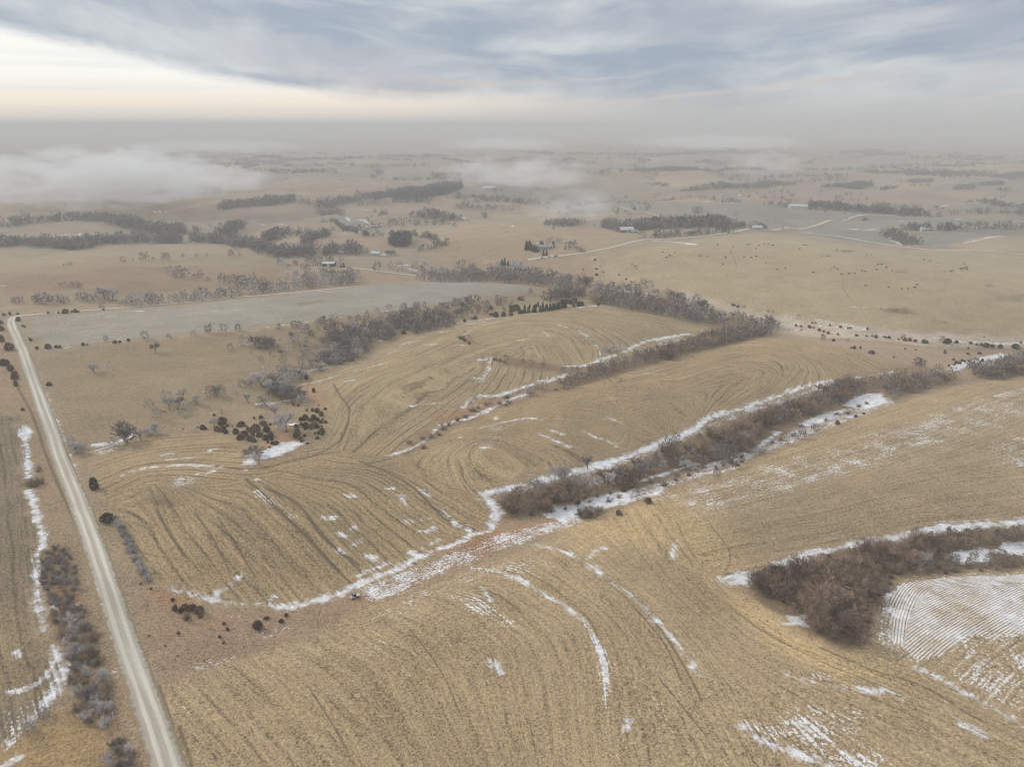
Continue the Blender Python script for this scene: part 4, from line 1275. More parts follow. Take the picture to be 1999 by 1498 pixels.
def evergreen(seed, h=3.0, r=1.2, shape='cedar', n=700, leaf=0.16):
    """needle sprays spread through a crown with a ragged outline"""
    rg = np.random.default_rng(seed)
    tr, cr = Tubes(), Tubes()
    tr.tube(np.array([0, 0, -0.2]), np.array([0, 0, h * 0.75]), 0.05 * r + 0.04, 0.02, 5)
    ph = rg.uniform(0, 6.28, 2)
    lump = rg.normal(size=(9, 3)); lump /= np.linalg.norm(lump, axis=1)[:, None]
    for i_ in range(n):
        t = rg.uniform(0.02, 1.0) ** (1.25 if shape != 'cedar' else 1.0)
        if shape == 'cedar':
            prof = min(1.0, (t + 0.22) / 0.42) * min(1.0, 1.42 * (1.0 - t) ** 0.55) + 0.02
        elif shape == 'cone':
            prof = (1 - t) ** 0.85 * (0.82 + 0.18 * math.sin(t * 40)) + 0.03
        else:
            prof = math.sqrt(max(0.0, 1 - (2 * t - 0.95) ** 2))
        az_ = rg.uniform(0, 2 * math.pi)
        dirn = np.array([math.cos(az_), math.sin(az_), 0])
        dd = unit(np.array([dirn[0], dirn[1], t * 2 - 1]))
        bump = 1 + 0.22 * max(0, float((lump @ dd).max()) - 0.55) * 2 - 0.12
        rad = r * max(prof, 0.02) * bump * math.sqrt(rg.uniform(0.06, 1.0)) * (1 + 0.20 * math.cos(az_ - ph[0]) + 0.14 * math.cos(2 * az_ - ph[1]))
        p = dirn * rad + np.array([0, 0, t * h])
        out = unit(dirn * 0.9 + np.array([0, 0, 0.45 if shape != 'cone' else 0.0]) + rg.normal(size=3) * 0.35)
        L = leaf * rg.uniform(0.8, 1.7) * (1.2 if shape == 'cone' else 1.0)
        a = unit(np.cross(out, rg.normal(size=3))) * L * 0.42
        k = len(cr.v)
        cr.v += [p - a, p + a, p + out * L * 1.5]
        cr.f.append((k, k + 1, k + 2))
    return tr, cr


def make_proto(name, tubes, mats, trunk_name, crown_name):
    tr, cr = tubes
    root = bpy.data.objects.new(name, None)
    COL.objects.link(root)
    tm = mesh_np(trunk_name, tr.v, tr.f, M_BARK)
    cm = mesh_fast(crown_name, np.array(cr.v), np.array(cr.f), mats)
    obj(trunk_name, tm, root); obj(crown_name, cm, root)
    return root


PROTO = {}
def protos(kind, key, variants, name, trunk, crown, mat):
    PROTO[kind, key] = [make_proto(name, v, mat, trunk, crown) for v in variants]


TREE_V = [bare_tree(s, 8.0, sp, st, twigs=tw_ + 4, nl=nl, tw=0.055) for s, sp, st, tw_, nl in ((1, 1.0, 1, 12, 6), (2, 1.25, 1, 11, 7), (3, 0.8, 2, 9, 5), (4, 1.1, 3, 8, 4), (5, 0.9, 1, 13, 6))]
DOME_V = [bush(s, 8.0, w, n, tw=0.060, tmin=0.38) for s, w, n in ((51, 0.80, 1900), (52, 0.95, 2100), (53, 0.70, 1700))]
BUSH_V = [bush(s, 2.5, w, n) for s, w, n in ((21, 1.1, 900), (22, 1.5, 1000), (23, 0.9, 800))]
for key, m_ in (('frost', M_FROST), ('grey', M_GREY), ('brown', M_BROWN), ('red', M_RED)):
    protos('tree', key, TREE_V[:3] + DOME_V if key in ('brown', 'red') else TREE_V, "bare_tree", "trunk", "crown", m_)
    protos('bush', key, BUSH_V, "bare_bush", "stems", "crown", m_)
CED_V = [evergreen(s, h_, r, 'cedar', 950, 0.21) for s, r, h_ in ((31, 1.35, 2.5), (32, 1.6, 2.2), (33, 1.05, 2.9), (34, 1.5, 2.5), (35, 1.25, 2.3))]
protos('cedar', 'cedar', CED_V, "cedar_tree", "trunk", "crown", M_CEDAR)
protos('cedar', 'green', CED_V, "cedar_tree", "trunk", "crown", M_GREENCEDAR)
PINE_V = [evergreen(s, 8.0, r, 'cone', 1100, 0.34) for s, r in ((41, 2.1), (42, 2.6), (43, 1.8))]
protos('pine', 'pine', PINE_V, "pine_tree", "trunk", "crown", M_PINE)
PROTO_H = {'tree': 7.6, 'bush': 2.5, 'cedar': 3.0, 'pine': 8.0}

# ----------------------------------------------------------------------------------------------
# plants: where they stand
# ----------------------------------------------------------------------------------------------
PLANTS = []   # dict(kind, key, px, pos, h, cluster, order)


def size_m(pos, px_h):
    d = pos - np.array([0, 0, CAM_H])
    depth = d[1] * math.cos(PITCH) - d[2] * math.sin(PITCH)
    return px_h * depth / F


def singles(kind, key, items, cluster, phrase, jitter=0.0):
    """items: (px x, px y of the base, px height)"""
    P = ground([(q[0], q[1]) for q in items])
    for q, p in zip(items, P):
        PLANTS.append(dict(kind=kind, key=key if len(q) < 4 else q[3], pos=p, h=size_m(p, q[2]) * (1.22 if kind == 'tree' else 1.0), cl=cluster, phrase=phrase, x=q[0]))


def along(kind, keys, px, spacing, hr, cluster, phrase, width=4.0, seed=0):
    """a line of plants with some depth to it"""
    rg = np.random.default_rng(seed + 100)
    w = np.array(smooth(G(px), 6))
    seg = np.linalg.norm(np.diff(w, axis=0), axis=1)
    s = np.concatenate([[0], np.cumsum(seg)])
    n = max(2, int(s[-1] / spacing))
    for k in range(n):
        t = min(max((k + rg.uniform(0.1, 0.9)) / n, 0), 0.999) * s[-1]
        i_ = np.searchsorted(s, t) - 1
        p = w[i_] + (w[i_ + 1] - w[i_]) * (t - s[i_]) / max(seg[i_], 1e-6)
        p = p + rg.normal(size=2) * width * 0.5
        z = float(H(np.array([p[0]]), np.array([p[1]]))[0])
        PLANTS.append(dict(kind=kind, key=keys[rg.integers(len(keys))], pos=np.array([p[0], p[1], z]), h=rg.uniform(*hr), cl=cluster, phrase=phrase, x=p[0] / p[1]))


def fill(kind, keys, px, spacing, hr, cluster, phrase, seed=0, holes=()):
    """plants through an area, no two closer than the spacing"""
    rg = np.random.default_rng(seed + 500)
    poly = G(px)
    if kind == 'tree':
        spacing *= 0.88; hr = (hr[0] * 1.12, hr[1] * 1.18)
    hp = [G(h_) for h_ in holes]
    xs = [p[0] for p in poly]; ys = [p[1] for p in poly]
    n = int((max(xs) - min(xs)) * (max(ys) - min(ys)) / spacing ** 2 * 6) + 20
    n = min(n, 60000)
    cx = rg.uniform(min(xs), max(xs), n); cyy = rg.uniform(min(ys), max(ys), n)
    ok = inside(cx, cyy, poly)
    for h_ in hp:
        ok &= ~inside(cx, cyy, h_)
    cx, cyy = cx[ok], cyy[ok]
    grid = {}
    pts = []
    for x_, y_ in zip(cx, cyy):
        gi, gj = int(x_ // spacing), int(y_ // spacing)
        good = True
        for a_ in (-1, 0, 1):
            for b_ in (-1, 0, 1):
                for (ux, uy) in grid.get((gi + a_, gj + b_), ()):
                    if (ux - x_) ** 2 + (uy - y_) ** 2 < spacing ** 2:
                        good = False
        if good:
            grid.setdefault((gi, gj), []).append((x_, y_)); pts.append((x_, y_))
    if not pts: return
    pts = np.array(pts)
    zz = H(pts[:, 0], pts[:, 1])
    for (x_, y_), z in zip(pts, zz):
        PLANTS.append(dict(kind=kind, key=keys[rg.integers(len(keys))], pos=np.array([x_, y_, z]), h=rg.uniform(*hr), cl=cluster, phrase=phrase, x=x_ / y_))


# trees standing apart in the pasture of the property
singles('tree', 'frost', [
    (303, 689, 24, 'grey'), (184, 728, 23), (216, 721, 12), (450, 686, 14, 'grey'), (478, 676, 20), (293, 798, 17, 'grey'),
    (331, 802, 30), (327, 784, 20), (359, 780, 26), (350, 793, 22, 'grey'), (383, 791, 22), (308, 816, 18), (474, 758, 15, 'grey'), (485, 787, 20),
    (511, 793, 18, 'grey'), (254, 863, 46, 'grey'), (275, 859, 28), (294, 852, 24), (306, 846, 22), (221, 873, 18), (560, 844, 44), (544, 840, 24),
    (418, 834, 22), (380, 843, 10), (150, 884, 28), (162, 880, 22), (140, 872, 18), (284, 663, 14), (207, 666, 9), (560, 690, 18), (578, 670, 18, 'grey'), (595, 673, 16),
    (497, 892, 28, 'grey'), (505, 906, 22), (538, 812, 26), (588, 790, 18), (600, 796, 12),
], 'pastree', "on the pasture slope of the gully")
singles('tree', 'grey', [(500, 678, 26), (512, 676, 28), (522, 677, 22), (420, 774, 22), (432, 772, 18), (412, 773, 18)], 'pasclump', "in the grey clump on the pasture slope")
fill('tree', ['frost', 'frost', 'grey'], [(492, 748), (515, 738), (550, 730), (575, 728), (590, 745), (550, 752), (515, 760), (498, 760)], 4.9, (4.5, 8.0), 'gully1', "in the frosted gully clump", 1)
fill('tree', ['grey', 'grey', 'frost'], [(520, 770), (550, 758), (575, 768), (590, 785), (560, 790), (535, 782)], 4.6, (5, 8.5), 'gully2', "in the grey stand below the gully clump", 2)
fill('tree', ['grey', 'frost', 'grey'], [(560, 737), (620, 706), (690, 690), (702, 698), (640, 722), (590, 744)], 6.2, (3.5, 6.5), 'gully6', "in the gully between clump and stubble edge", 13)
fill('bush', ['grey', 'frost', 'brown'], [(560, 720), (610, 705), (650, 695), (680, 690), (690, 705), (640, 722), (590, 738)], 4.5, (1.8, 3.5), 'gullybush', "in the gully brush", 3)
fill('tree', ['grey', 'frost', 'grey'], [(615, 706), (640, 692), (690, 672), (720, 680), (700, 700), (650, 714)], 5.2, (4.5, 8.5), 'gully3', "in the upper gully beside the stubble edge", 4)
fill('tree', ['grey'], [(645, 670), (680, 655), (700, 655), (695, 678), (660, 685)], 8.0, (8, 12), 'gully4', "in the tall grey stand above the gully", 5)
fill('tree', ['grey', 'brown'], [(700, 664), (740, 650), (760, 655), (745, 672), (710, 690)], 7.0, (4, 7), 'gully5', "in the row bordering the stubble top corner", 6)
singles('tree', 'grey', [(751, 662, 14), (758, 661, 14), (765, 658, 15), (690, 682, 16), (715, 690, 14)], 'lonerow', "in the short row by the field edge")
fill('tree', ['grey', 'grey', 'brown'], [(720, 640), (800, 615), (900, 600), (950, 600), (940, 612), (850, 632), (760, 652)], 10.5, (4.5, 8.5), 'north1', "in the thin wood north of the stubble", 7)
fill('tree', ['grey', 'grey', 'brown'], [(800, 645), (830, 628), (880, 622), (880, 640), (840, 648), (808, 656)], 6.8, (4.5, 8), 'north2', "in the rounded clump touching the stubble", 8)
fill('bush', ['grey', 'brown'], [(630, 690), (720, 655), (900, 610), (1000, 600), (1000, 612), (880, 636), (760, 660), (660, 700)], 13, (1.5, 2.8), 'northbush', "in the scattered northern brush", 9)
fill('cedar', ['green', 'cedar'], [(740, 650), (820, 625), (920, 605), (1000, 600), (1000, 612), (900, 628), (780, 655)], 17, (2.2, 4.2), 'northced', "in the thin wood north of the stubble", 10)
singles('cedar', 'green', [(812, 650, 13), (907, 629, 8), (968, 620, 13), (983, 618, 12), (998, 617, 10), (1016, 613, 10), (1008, 606, 15), (903, 597, 8), (850, 610, 10)], 'edgeced', "along the top edge of the stubble")
along('pine', ['pine'], [(1022, 612), (1050, 609), (1080, 605), (1105, 600)], 2.8, (4.2, 7.4), 'windbreak', "in the dense evergreen row at the stubble top", 1.5, 1)
along('pine', ['pine'], [(1020, 601), (1040, 600), (1062, 598)], 3.2, (2.4, 4.5), 'windbreak2', "in the short evergreen row behind the windbreak", 1.0, 2)
singles('cedar', 'green', [(1098, 594, 12), (1106, 592, 10), (1113, 594, 9), (1122, 592, 12), (1120, 599, 8), (1130, 598, 12), (1136, 597, 10), (1075, 585, 7), (1015, 586, 9), (1168, 597, 8)], 'neced', "near the end of the evergreen windbreak")
fill('tree', ['grey', 'brown'], [(1075, 575), (1130, 572), (1140, 582), (1085, 590)], 7.0, (7, 10), 'necorner', "in the tall stand by the north corner", 11)
singles('tree', 'grey', [(973, 593, 14), (1034, 575, 10), (1020, 588, 9), (1065, 590, 18), (1072, 590, 16)], 'nesingle', "scattered near the north corner")
singles('tree', 'frost', [(546, 644, 10, 'grey'), (575, 640, 12, 'grey'), (585, 640, 11, 'grey'), (620, 634, 9, 'grey'), (632, 632, 8, 'grey'), (645, 630, 8, 'grey'), (408, 650, 14, 'red'), (437, 650, 15), (465, 646, 12, 'grey'), (811, 607, 10, 'grey'), (862, 604, 11, 'grey'), (888, 597, 12, 'grey'), (907, 594, 14, 'grey'), (916, 593, 14, 'grey'), (932, 591, 13, 'grey'), (650, 640, 12, 'grey'), (600, 645, 10, 'grey'), (378, 655, 9), (330, 660, 8), (700, 625, 9, 'grey')],
        'fence', "along the fence line of the grey field")

# the dark dwarf cedars round the gully mouth
ced = [(480, 420, 50), (665, 360, 80), (680, 430, 55), (620, 435, 50), (705, 465, 45), (665, 455, 35), (720, 405, 25), (860, 385, 60), (805, 460, 65),
       (920, 435, 35), (950, 450, 50), (1000, 420, 90), (1070, 375, 55), (1105, 435, 65), (1030, 490, 55), (970, 490, 35), (1140, 490, 60), (1095, 520, 55),
       (890, 480, 60), (845, 515, 60), (940, 525, 60), (980, 545, 45), (1115, 560, 30), (1160, 570, 35), (1200, 570, 45), (1155, 535, 30), (1130, 615, 20),
       (590, 300, 25), (980, 330, 25), (1048, 320, 35), (1140, 390, 25), (770, 410, 14), (905, 410, 16), (1390, 405, 40), (1400, 460, 65), (1390, 495, 60),
       (1440, 390, 35), (1480, 400, 60), (1435, 340, 40), (1480, 320, 55), (1550, 250, 35), (1595, 255, 50), (1640, 290, 45), (1560, 320, 55), (1540, 345, 40),
       (1600, 345, 40), (1630, 365, 35), (1675, 365, 30), (1650, 340, 20), (1675, 240, 25), (1495, 250, 25), (1570, 390, 60), (1600, 410, 40), (1535, 435, 25),
       (1475, 435, 25), (1475, 500, 30), (1430, 520, 35), (1445, 550, 35), (1500, 575, 25), (1600, 520, 35), (1640, 440, 35), (1610, 470, 40), (1655, 465, 35),
       (1640, 485, 30), (1575, 475, 22), (1640, 410, 16), (1610, 205, 18), (430, 420, 16), (510, 430, 30), (235, 240, 14), (325, 222, 12), (90, 270, 12), (115, 270, 10), (285, 435, 12)]
singles('cedar', 'cedar', [(300 + x_ / 4.9975, 750 + (y_ + d_ * 0.45) / 4.9975, d_ / 4.9975 * 1.08) for x_, y_, d_ in ced], 'gullyced', "in the dark cedar patch below the gully")
singles('cedar', 'cedar', [(613, 766, 9, 'green'), (722, 640, 7), (598, 741, 9, 'green'), (645, 712, 9, 'green'), (573, 792, 6), (582, 794, 6)], 'fieldced', "at the stubble edge above the cedar patch")

# corner by the road
sw = [(980, 590, 38), (1010, 600, 32), (1035, 580, 38), (1070, 585, 40), (1115, 595, 52), (1118, 640, 20), (1440, 680, 55), (1420, 690, 30), (1250, 677, 20), (1268, 710, 20),
      (1485, 645, 22), (1568, 662, 26), (1597, 628, 24), (995, 730, 16), (1225, 750, 18), (1245, 785, 14), (965, 545, 20), (920, 800, 10), (990, 858, 10), (785, 455, 12), (840, 485, 12), (830, 745, 9), (1140, 885, 8)]
singles('cedar', 'cedar', [(x_ / 2.856, 980 + (y_ + d_ * 0.45) / 2.856, d_ / 2.856) for x_, y_, d_ in sw], 'swced', "on the reddish grass corner by the gravel road")
singles('bush', 'red', [(1040 / 2.856, 980 + 655 / 2.856, 18)], 'swred', "below the row of dark cedars by the road corner")
singles('cedar', 'green', [(184, 955, 24), (210, 1019, 24), (97, 753, 9), (1128, 983, 11), (1266, 983, 14, 'cedar'), (1207, 1005, 11, 'cedar'), (1635, 829, 9, 'cedar'), (1670, 815, 6, 'cedar'), (1686, 809, 5, 'cedar')], 'lonece', "standing alone at the field margin")
singles('bush', 'brown', [(1145, 1010, 26), (1133, 1008, 20), (1158, 1008, 22), (1168, 1000, 16)], 'lonebush', "in the sprawling clump by the creek snow")
along('bush', ['frost', 'grey', 'frost'], [(228, 1017), (238, 1037), (250, 1062), (262, 1090), (277, 1114), (292, 1136)], 1.1, (1.6, 2.4), 'hedge', "in the frosted hedge between road and stubble", 1.0, 3)

# west of the road
wz = [(120, 540, 110), (30, 430, 90), (50, 740, 110), (100, 730, 70), (140, 805, 95), (190, 870, 75), (190, 915, 80), (210, 1005, 80), (20, 290, 70), (10, 200, 60), (300, 1325, 50)]
singles('cedar', 'cedar', [(x_ / 6.663, 600 + (y_ + 18) / 6.663, d_ / 6.663) for x_, y_, d_ in wz], 'westced', "in the dark row west of the gravel road")
ez = [(240, 180, 75), (300, 255, 40), (325, 265, 30), (400, 440, 45), (375, 405, 22), (485, 545, 45), (625, 540, 80), (735, 530, 45), (780, 530, 45), (1085, 500, 50), (1140, 495, 28), (1500, 470, 55), (1560, 460, 38), (1675, 445, 50),
      (630, 85, 35), (690, 80, 20), (765, 82, 30), (850, 80, 70), (985, 70, 60), (1350, 40, 30), (130, 100, 50), (50, 110, 40), (235, 95, 35), (455, 80, 12), (1020, 68, 30), (940, 65, 30)]
singles('cedar', 'green', [(x_ / 6.663, 600 + y_ / 6.663, d_ / 6.663 * .95, 'cedar' if k_ % 3 else 'green') for k_, (x_, y_, d_) in enumerate(ez)], 'bendced', "round the road bend and field fence")
singles('bush', 'brown', [(70, 948, 22), (64, 950, 18), (80, 944, 16), (75, 921, 14, 'grey')], 'westbush', "in the dark clump west of the road")
fill('bush', ['grey', 'grey', 'brown'], [(82, 1085), (110, 1070), (140, 1080), (148, 1130), (150, 1165), (125, 1190), (95, 1180), (82, 1120)], 2.0, (1.6, 2.6), 'westthick1', "in the upper roadside thicket west of the road", 20)
fill('bush', ['grey', 'brown', 'brown', 'frost'], [(98, 1198), (160, 1186), (178, 1228), (190, 1290), (213, 1340), (224, 1385), (205, 1425), (150, 1405), (136, 1300), (112, 1235)], 2.1, (1.8, 3.4), 'westthick2', "in the long roadside thicket west of the road", 21)
fill('bush', ['frost', 'grey', 'grey'], [(210, 1445), (245, 1440), (262, 1480), (270, 1530), (235, 1560), (208, 1510)], 1.9, (1.6, 2.6), 'westthick3', "in the frosted thicket at the near roadside", 22)
along('tree', ['frost', 'grey'], [(95, 1390), (75, 1420), (55, 1440)], 4.0, (2.5, 3.5), 'westsnowtree', "along the snow drift west of the road", 1.5, 23)

# creek thicket in the south of the property
fill('tree', ['brown', 'brown', 'grey'], [(985, 985), (1040, 975), (1090, 962), (1110, 970), (1085, 985), (1060, 1003), (1005, 1003)], 4.8, (4.2, 8.0), 'creekA', "in the brown head of the creek thicket", 30)
fill('tree', ['brown', 'brown', 'grey', 'frost'], [(1080, 968), (1200, 932), (1300, 898), (1390, 868), (1470, 850), (1478, 872), (1440, 898), (1360, 918), (1240, 944), (1100, 985)], 5.2, (4.0, 9.0), 'creekB', "in the long brown creek thicket", 31,
     holes=[[(1250, 940), (1300, 920), (1350, 905), (1330, 925), (1270, 945)]])
fill('tree', ['brown', 'grey', 'brown'], [(1390, 868), (1440, 838), (1500, 815), (1580, 790), (1630, 768), (1650, 790), (1560, 818), (1500, 845), (1450, 862)], 4.8, (4.8, 8), 'creekC', "in the middle of the creek thicket", 32)
fill('tree', ['brown', 'grey', 'brown', 'grey'], [(1600, 770), (1640, 752), (1690, 752), (1680, 775), (1630, 785)], 4.8, (5, 8), 'creekD', "in the tall part of the creek thicket", 33)
fill('tree', ['brown', 'grey'], [(1690, 750), (1760, 735), (1840, 735), (1870, 742), (1800, 765), (1740, 785), (1728, 768)], 5.2, (4.5, 7.5), 'creekE', "in the east end of the creek thicket", 34)
fill('tree', ['brown', 'grey'], [(1900, 735), (1950, 715), (2000, 705), (2080, 690), (2080, 722), (2000, 735), (1930, 744)], 5.2, (5, 8), 'creekF', "in the thicket past the east corner", 35)
fill('bush', ['brown', 'grey', 'red'], [(985, 1000), (1100, 985), (1300, 935), (1470, 885), (1560, 835), (1700, 785), (1690, 795), (1540, 858), (1460, 905), (1280, 955), (1120, 1000), (1020, 1008)], 5.0, (1.4, 2.8), 'creekbush', "along the near side of the creek thicket", 36)
singles('tree', 'frost', [(990, 975, 26), (1042, 958, 30), (1060, 955, 24), (1088, 938, 34), (1096, 936, 30), (1100, 936, 28), (1148, 918, 30, 'grey'), (1010, 968, 20), (1000, 998, 24, 'brown'), (1240, 975, 18), (1250, 930, 26), (1305, 870, 18, 'grey'), (1320, 862, 16, 'grey'), (1400, 935, 16, 'brown'), (1430, 915, 20, 'brown'), (1530, 868, 20, 'brown'), (1565, 858, 16, 'brown'), (1590, 845, 16, 'grey'), (1565, 848, 14, 'grey'), (1655, 760, 22, 'brown')], 'creeksnow', "standing in the snow beside the creek thicket")

# middle draw
fill('tree', ['brown', 'grey', 'brown'], [(1245, 702), (1290, 688), (1350, 672), (1420, 655), (1470, 648), (1500, 650), (1440, 668), (1350, 690), (1270, 712)], 4.8, (4.5, 7.5), 'midA', "in the thick east half of the middle draw", 40)
fill('tree', ['brown', 'grey', 'red'], [(1085, 755), (1140, 735), (1200, 712), (1245, 700), (1250, 712), (1170, 742), (1100, 765)], 5.2, (3.5, 6), 'midB', "in the west half of the middle draw", 41)
along('tree', ['grey', 'brown', 'red'], [(1000, 705), (1050, 715), (1100, 722), (1150, 722), (1200, 714)], 5.0, (2.8, 4.5), 'midC', "in the thin side branch of the middle draw", 4.0, 42)
singles('tree', 'frost', [(1038, 774, 18), (1030, 773, 14), (1062, 762, 14, 'grey'), (1195, 690, 20), (1215, 688, 18), (1180, 694, 16)], 'midS', "standing apart in the middle draw")
along('bush', ['brown', 'grey', 'brown'], [(800, 880), (840, 856), (880, 826), (940, 803), (1000, 783), (1085, 762)], 5.0, (1.4, 3.2), 'midline', "along the thin lower line of the middle draw", 7.0, 43)
along('tree', ['brown', 'grey'], [(905, 797), (960, 778), (1030, 762), (1090, 745)], 9.0, (2.6, 4.6), 'midline2', "along the upper rim of the middle draw", 5.0, 44)
fill('tree', ['grey', 'frost', 'grey', 'brown'], [(480, 690), (600, 640), (760, 605), (1000, 590), (1000, 605), (780, 652), (700, 688), (560, 738)], 11.5, (2.8, 6.5), 'scatter1', "scattered on the slope between fence and gully", 45)
fill('tree', ['grey', 'frost', 'grey'], [(590, 700), (650, 660), (720, 635), (800, 620), (800, 640), (740, 656), (700, 684), (630, 704)], 7.5, (4, 8), 'scatter4', "in the loose scrub above the upper gully", 48)
fill('tree', ['grey', 'frost'], [(330, 800), (480, 760), (560, 780), (500, 815), (400, 830)], 17.0, (2.6, 5), 'scatter2', "scattered above the dark cedar patch", 46)
fill('bush', ['grey', 'brown', 'grey'], [(480, 690), (600, 640), (800, 600), (800, 640), (700, 688), (560, 740)], 10.0, (1.2, 2.6), 'scatter3', "in the low brush between fence and gully", 47)
singles('bush', 'brown', [(920, 803, 8), (935, 798, 8), (948, 792, 8), (955, 790, 7), (900, 662, 11, 'red'), (908, 667, 10, 'red'), (915, 672, 8, 'red'), (975, 705, 8, 'grey'), (965, 703, 7), (985, 708, 8), (862, 832, 7), (880, 825, 6), (975, 790, 9, 'grey'), (990, 785, 7)], 'midbush', "in the shallow upper end of the middle draw")

# lower right thicket
fill('tree', ['brown', 'brown', 'brown', 'brown', 'brown', 'red'], [(1490, 1140), (1530, 1128), (1600, 1125), (1660, 1140), (1700, 1165), (1692, 1220), (1672, 1262), (1640, 1258), (1600, 1236), (1580, 1200), (1530, 1180), (1495, 1160)], 4.1, (4.2, 7.6), 'lrA', "in the round brown thicket beside the snowy field", 50)
fill('tree', ['brown', 'brown', 'red', 'brown'], [(1550, 1120), (1620, 1098), (1700, 1082), (1770, 1072), (1790, 1100), (1740, 1118), (1700, 1145), (1640, 1130)], 4.1, (3.6, 7.0), 'lrB', "in the brown thicket north of the snowy field", 51)
fill('tree', ['brown', 'red', 'brown'], [(1780, 1068), (1850, 1048), (1910, 1052), (1900, 1072), (1850, 1078), (1800, 1084)], 3.4, (3.2, 5), 'lrC', "in the dark upper row of the east thicket", 52)
fill('tree', ['brown', 'grey', 'brown'], [(1790, 1100), (1880, 1100), (1990, 1090), (2100, 1085), (2100, 1106), (1990, 1108), (1860, 1105)], 3.4, (2.5, 4), 'lrD', "in the low front row of the east thicket", 53)
fill('tree', ['brown', 'grey'], [(1925, 1052), (1990, 1045), (2090, 1040), (2090, 1062), (1990, 1062), (1935, 1066)], 3.4, (3.2, 5), 'lrE', "at the far end of the east thicket", 54)
singles('tree', 'grey', [(1480, 1142, 30), (1505, 1128, 28), (1485, 1156, 34, 'brown'), (1520, 1122, 22), (1795, 1100, 26, 'grey'), (1845, 1092, 20, 'brown')], 'lrS', "at the snowy tip of the brown thicket")
fill('bush', ['brown', 'grey'], [(1485, 1165), (1560, 1190), (1600, 1240), (1650, 1265), (1690, 1262), (1710, 1180), (1760, 1125), (1990, 1112), (1990, 1104), (1740, 1112), (1690, 1170), (1670, 1250), (1600, 1225), (1560, 1180)], 3.2, (1.2, 2.2), 'lrbush', "at the foot of the brown thicket", 55)

# along the north-east boundary
fill('tree', ['grey', 'brown', 'grey'], [(1160, 578), (1230, 585), (1310, 600), (1380, 612), (1430, 628), (1400, 636), (1320, 625), (1230, 606), (1155, 592)], 7.2, (5, 9), 'neA', "in the wood along the north-east boundary", 60)
fill('tree', ['grey', 'frost', 'grey'], [(1170, 560), (1250, 565), (1300, 575), (1370, 598), (1390, 606), (1320, 600), (1240, 588), (1160, 572)], 10.0, (5, 9.5), 'neB', "in the loose wood just outside the north-east boundary", 61)
fill('tree', ['brown', 'grey'], [(1430, 618), (1480, 626), (1520, 640), (1490, 645), (1440, 636)], 6.0, (4.5, 7), 'neC', "at the end of the north-east wood", 62)
singles('tree', 'grey', [(1316, 592, 26), (1324, 592, 22, 'frost'), (1366, 606, 20), (1374, 606, 16), (1255, 560, 14), (1500, 638, 16), (1515, 642, 14), (1838, 668, 10), (1762, 663, 8), (1607, 664, 8), (1655, 668, 6), (1790, 715, 14, 'brown'), (1800, 716, 12), (1900, 722, 20), (1893, 724, 16)], 'neS', "standing out along the north-east draw")
singles('bush', 'red', [(1430, 597, 8), (1440, 600, 8), (1452, 603, 7), (1500, 611, 7), (1510, 612, 6), (1560, 620, 6), (1720, 606, 6), (1735, 607, 7), (1750, 609, 6), (1765, 612, 6), (1745, 608, 7)], 'hillbush', "on the tan hillside above the pale draw")
drw = [(725, 100, 14), (755, 105, 12), (800, 108, 18), (825, 113, 12), (855, 125, 18), (880, 135, 14), (905, 142, 18), (875, 155, 12), (815, 85, 10), (835, 87, 10), (915, 100, 12), (975, 108, 14),
       (1015, 115, 12), (1030, 115, 12), (1125, 120, 16), (960, 150, 12), (1065, 155, 14), (1120, 160, 12), (1150, 160, 12), (1172, 163, 20), (1218, 165, 12), (1245, 167, 18), (935, 183, 18),
       (1300, 177, 10), (1335, 180, 20), (1360, 180, 20), (1393, 187, 18), (1440, 190, 28), (1455, 192, 20), (1570, 190, 36), (1555, 194, 20), (1585, 188, 20), (1620, 192, 20), (1700, 198, 18), (1735, 207, 14), (1760, 207, 18), (1785, 210, 30),
       (1800, 212, 18), (1820, 215, 18), (1865, 217, 28), (1950, 215, 35), (1940, 220, 24), (1980, 195, 15), (1335, 232, 12), (1393, 238, 9), (1555, 250, 20), (1686, 230, 12), (1686, 258, 14), (1748, 255, 16), (1605, 292, 14),
       (1620, 305, 18), (1640, 310, 18), (1650, 295, 15), (1665, 300, 14), (1690, 298, 12), (1610, 318, 14), (1765, 295, 16), (1580, 325, 12), (1775, 165, 9), (1050, 225, 20), (1085, 225, 14), (1035, 225, 12), (1150, 250, 24), (1270, 278, 10), (755, 125, 9), (1230, 168, 10)]
singles('cedar', 'cedar', [(1300 + x_ / 2.86, 600 + (y_ + d_ * .4) / 2.86, d_ / 2.86) for x_, y_, d_ in drw], 'drawced', "dotted along the pale draw beyond the boundary")

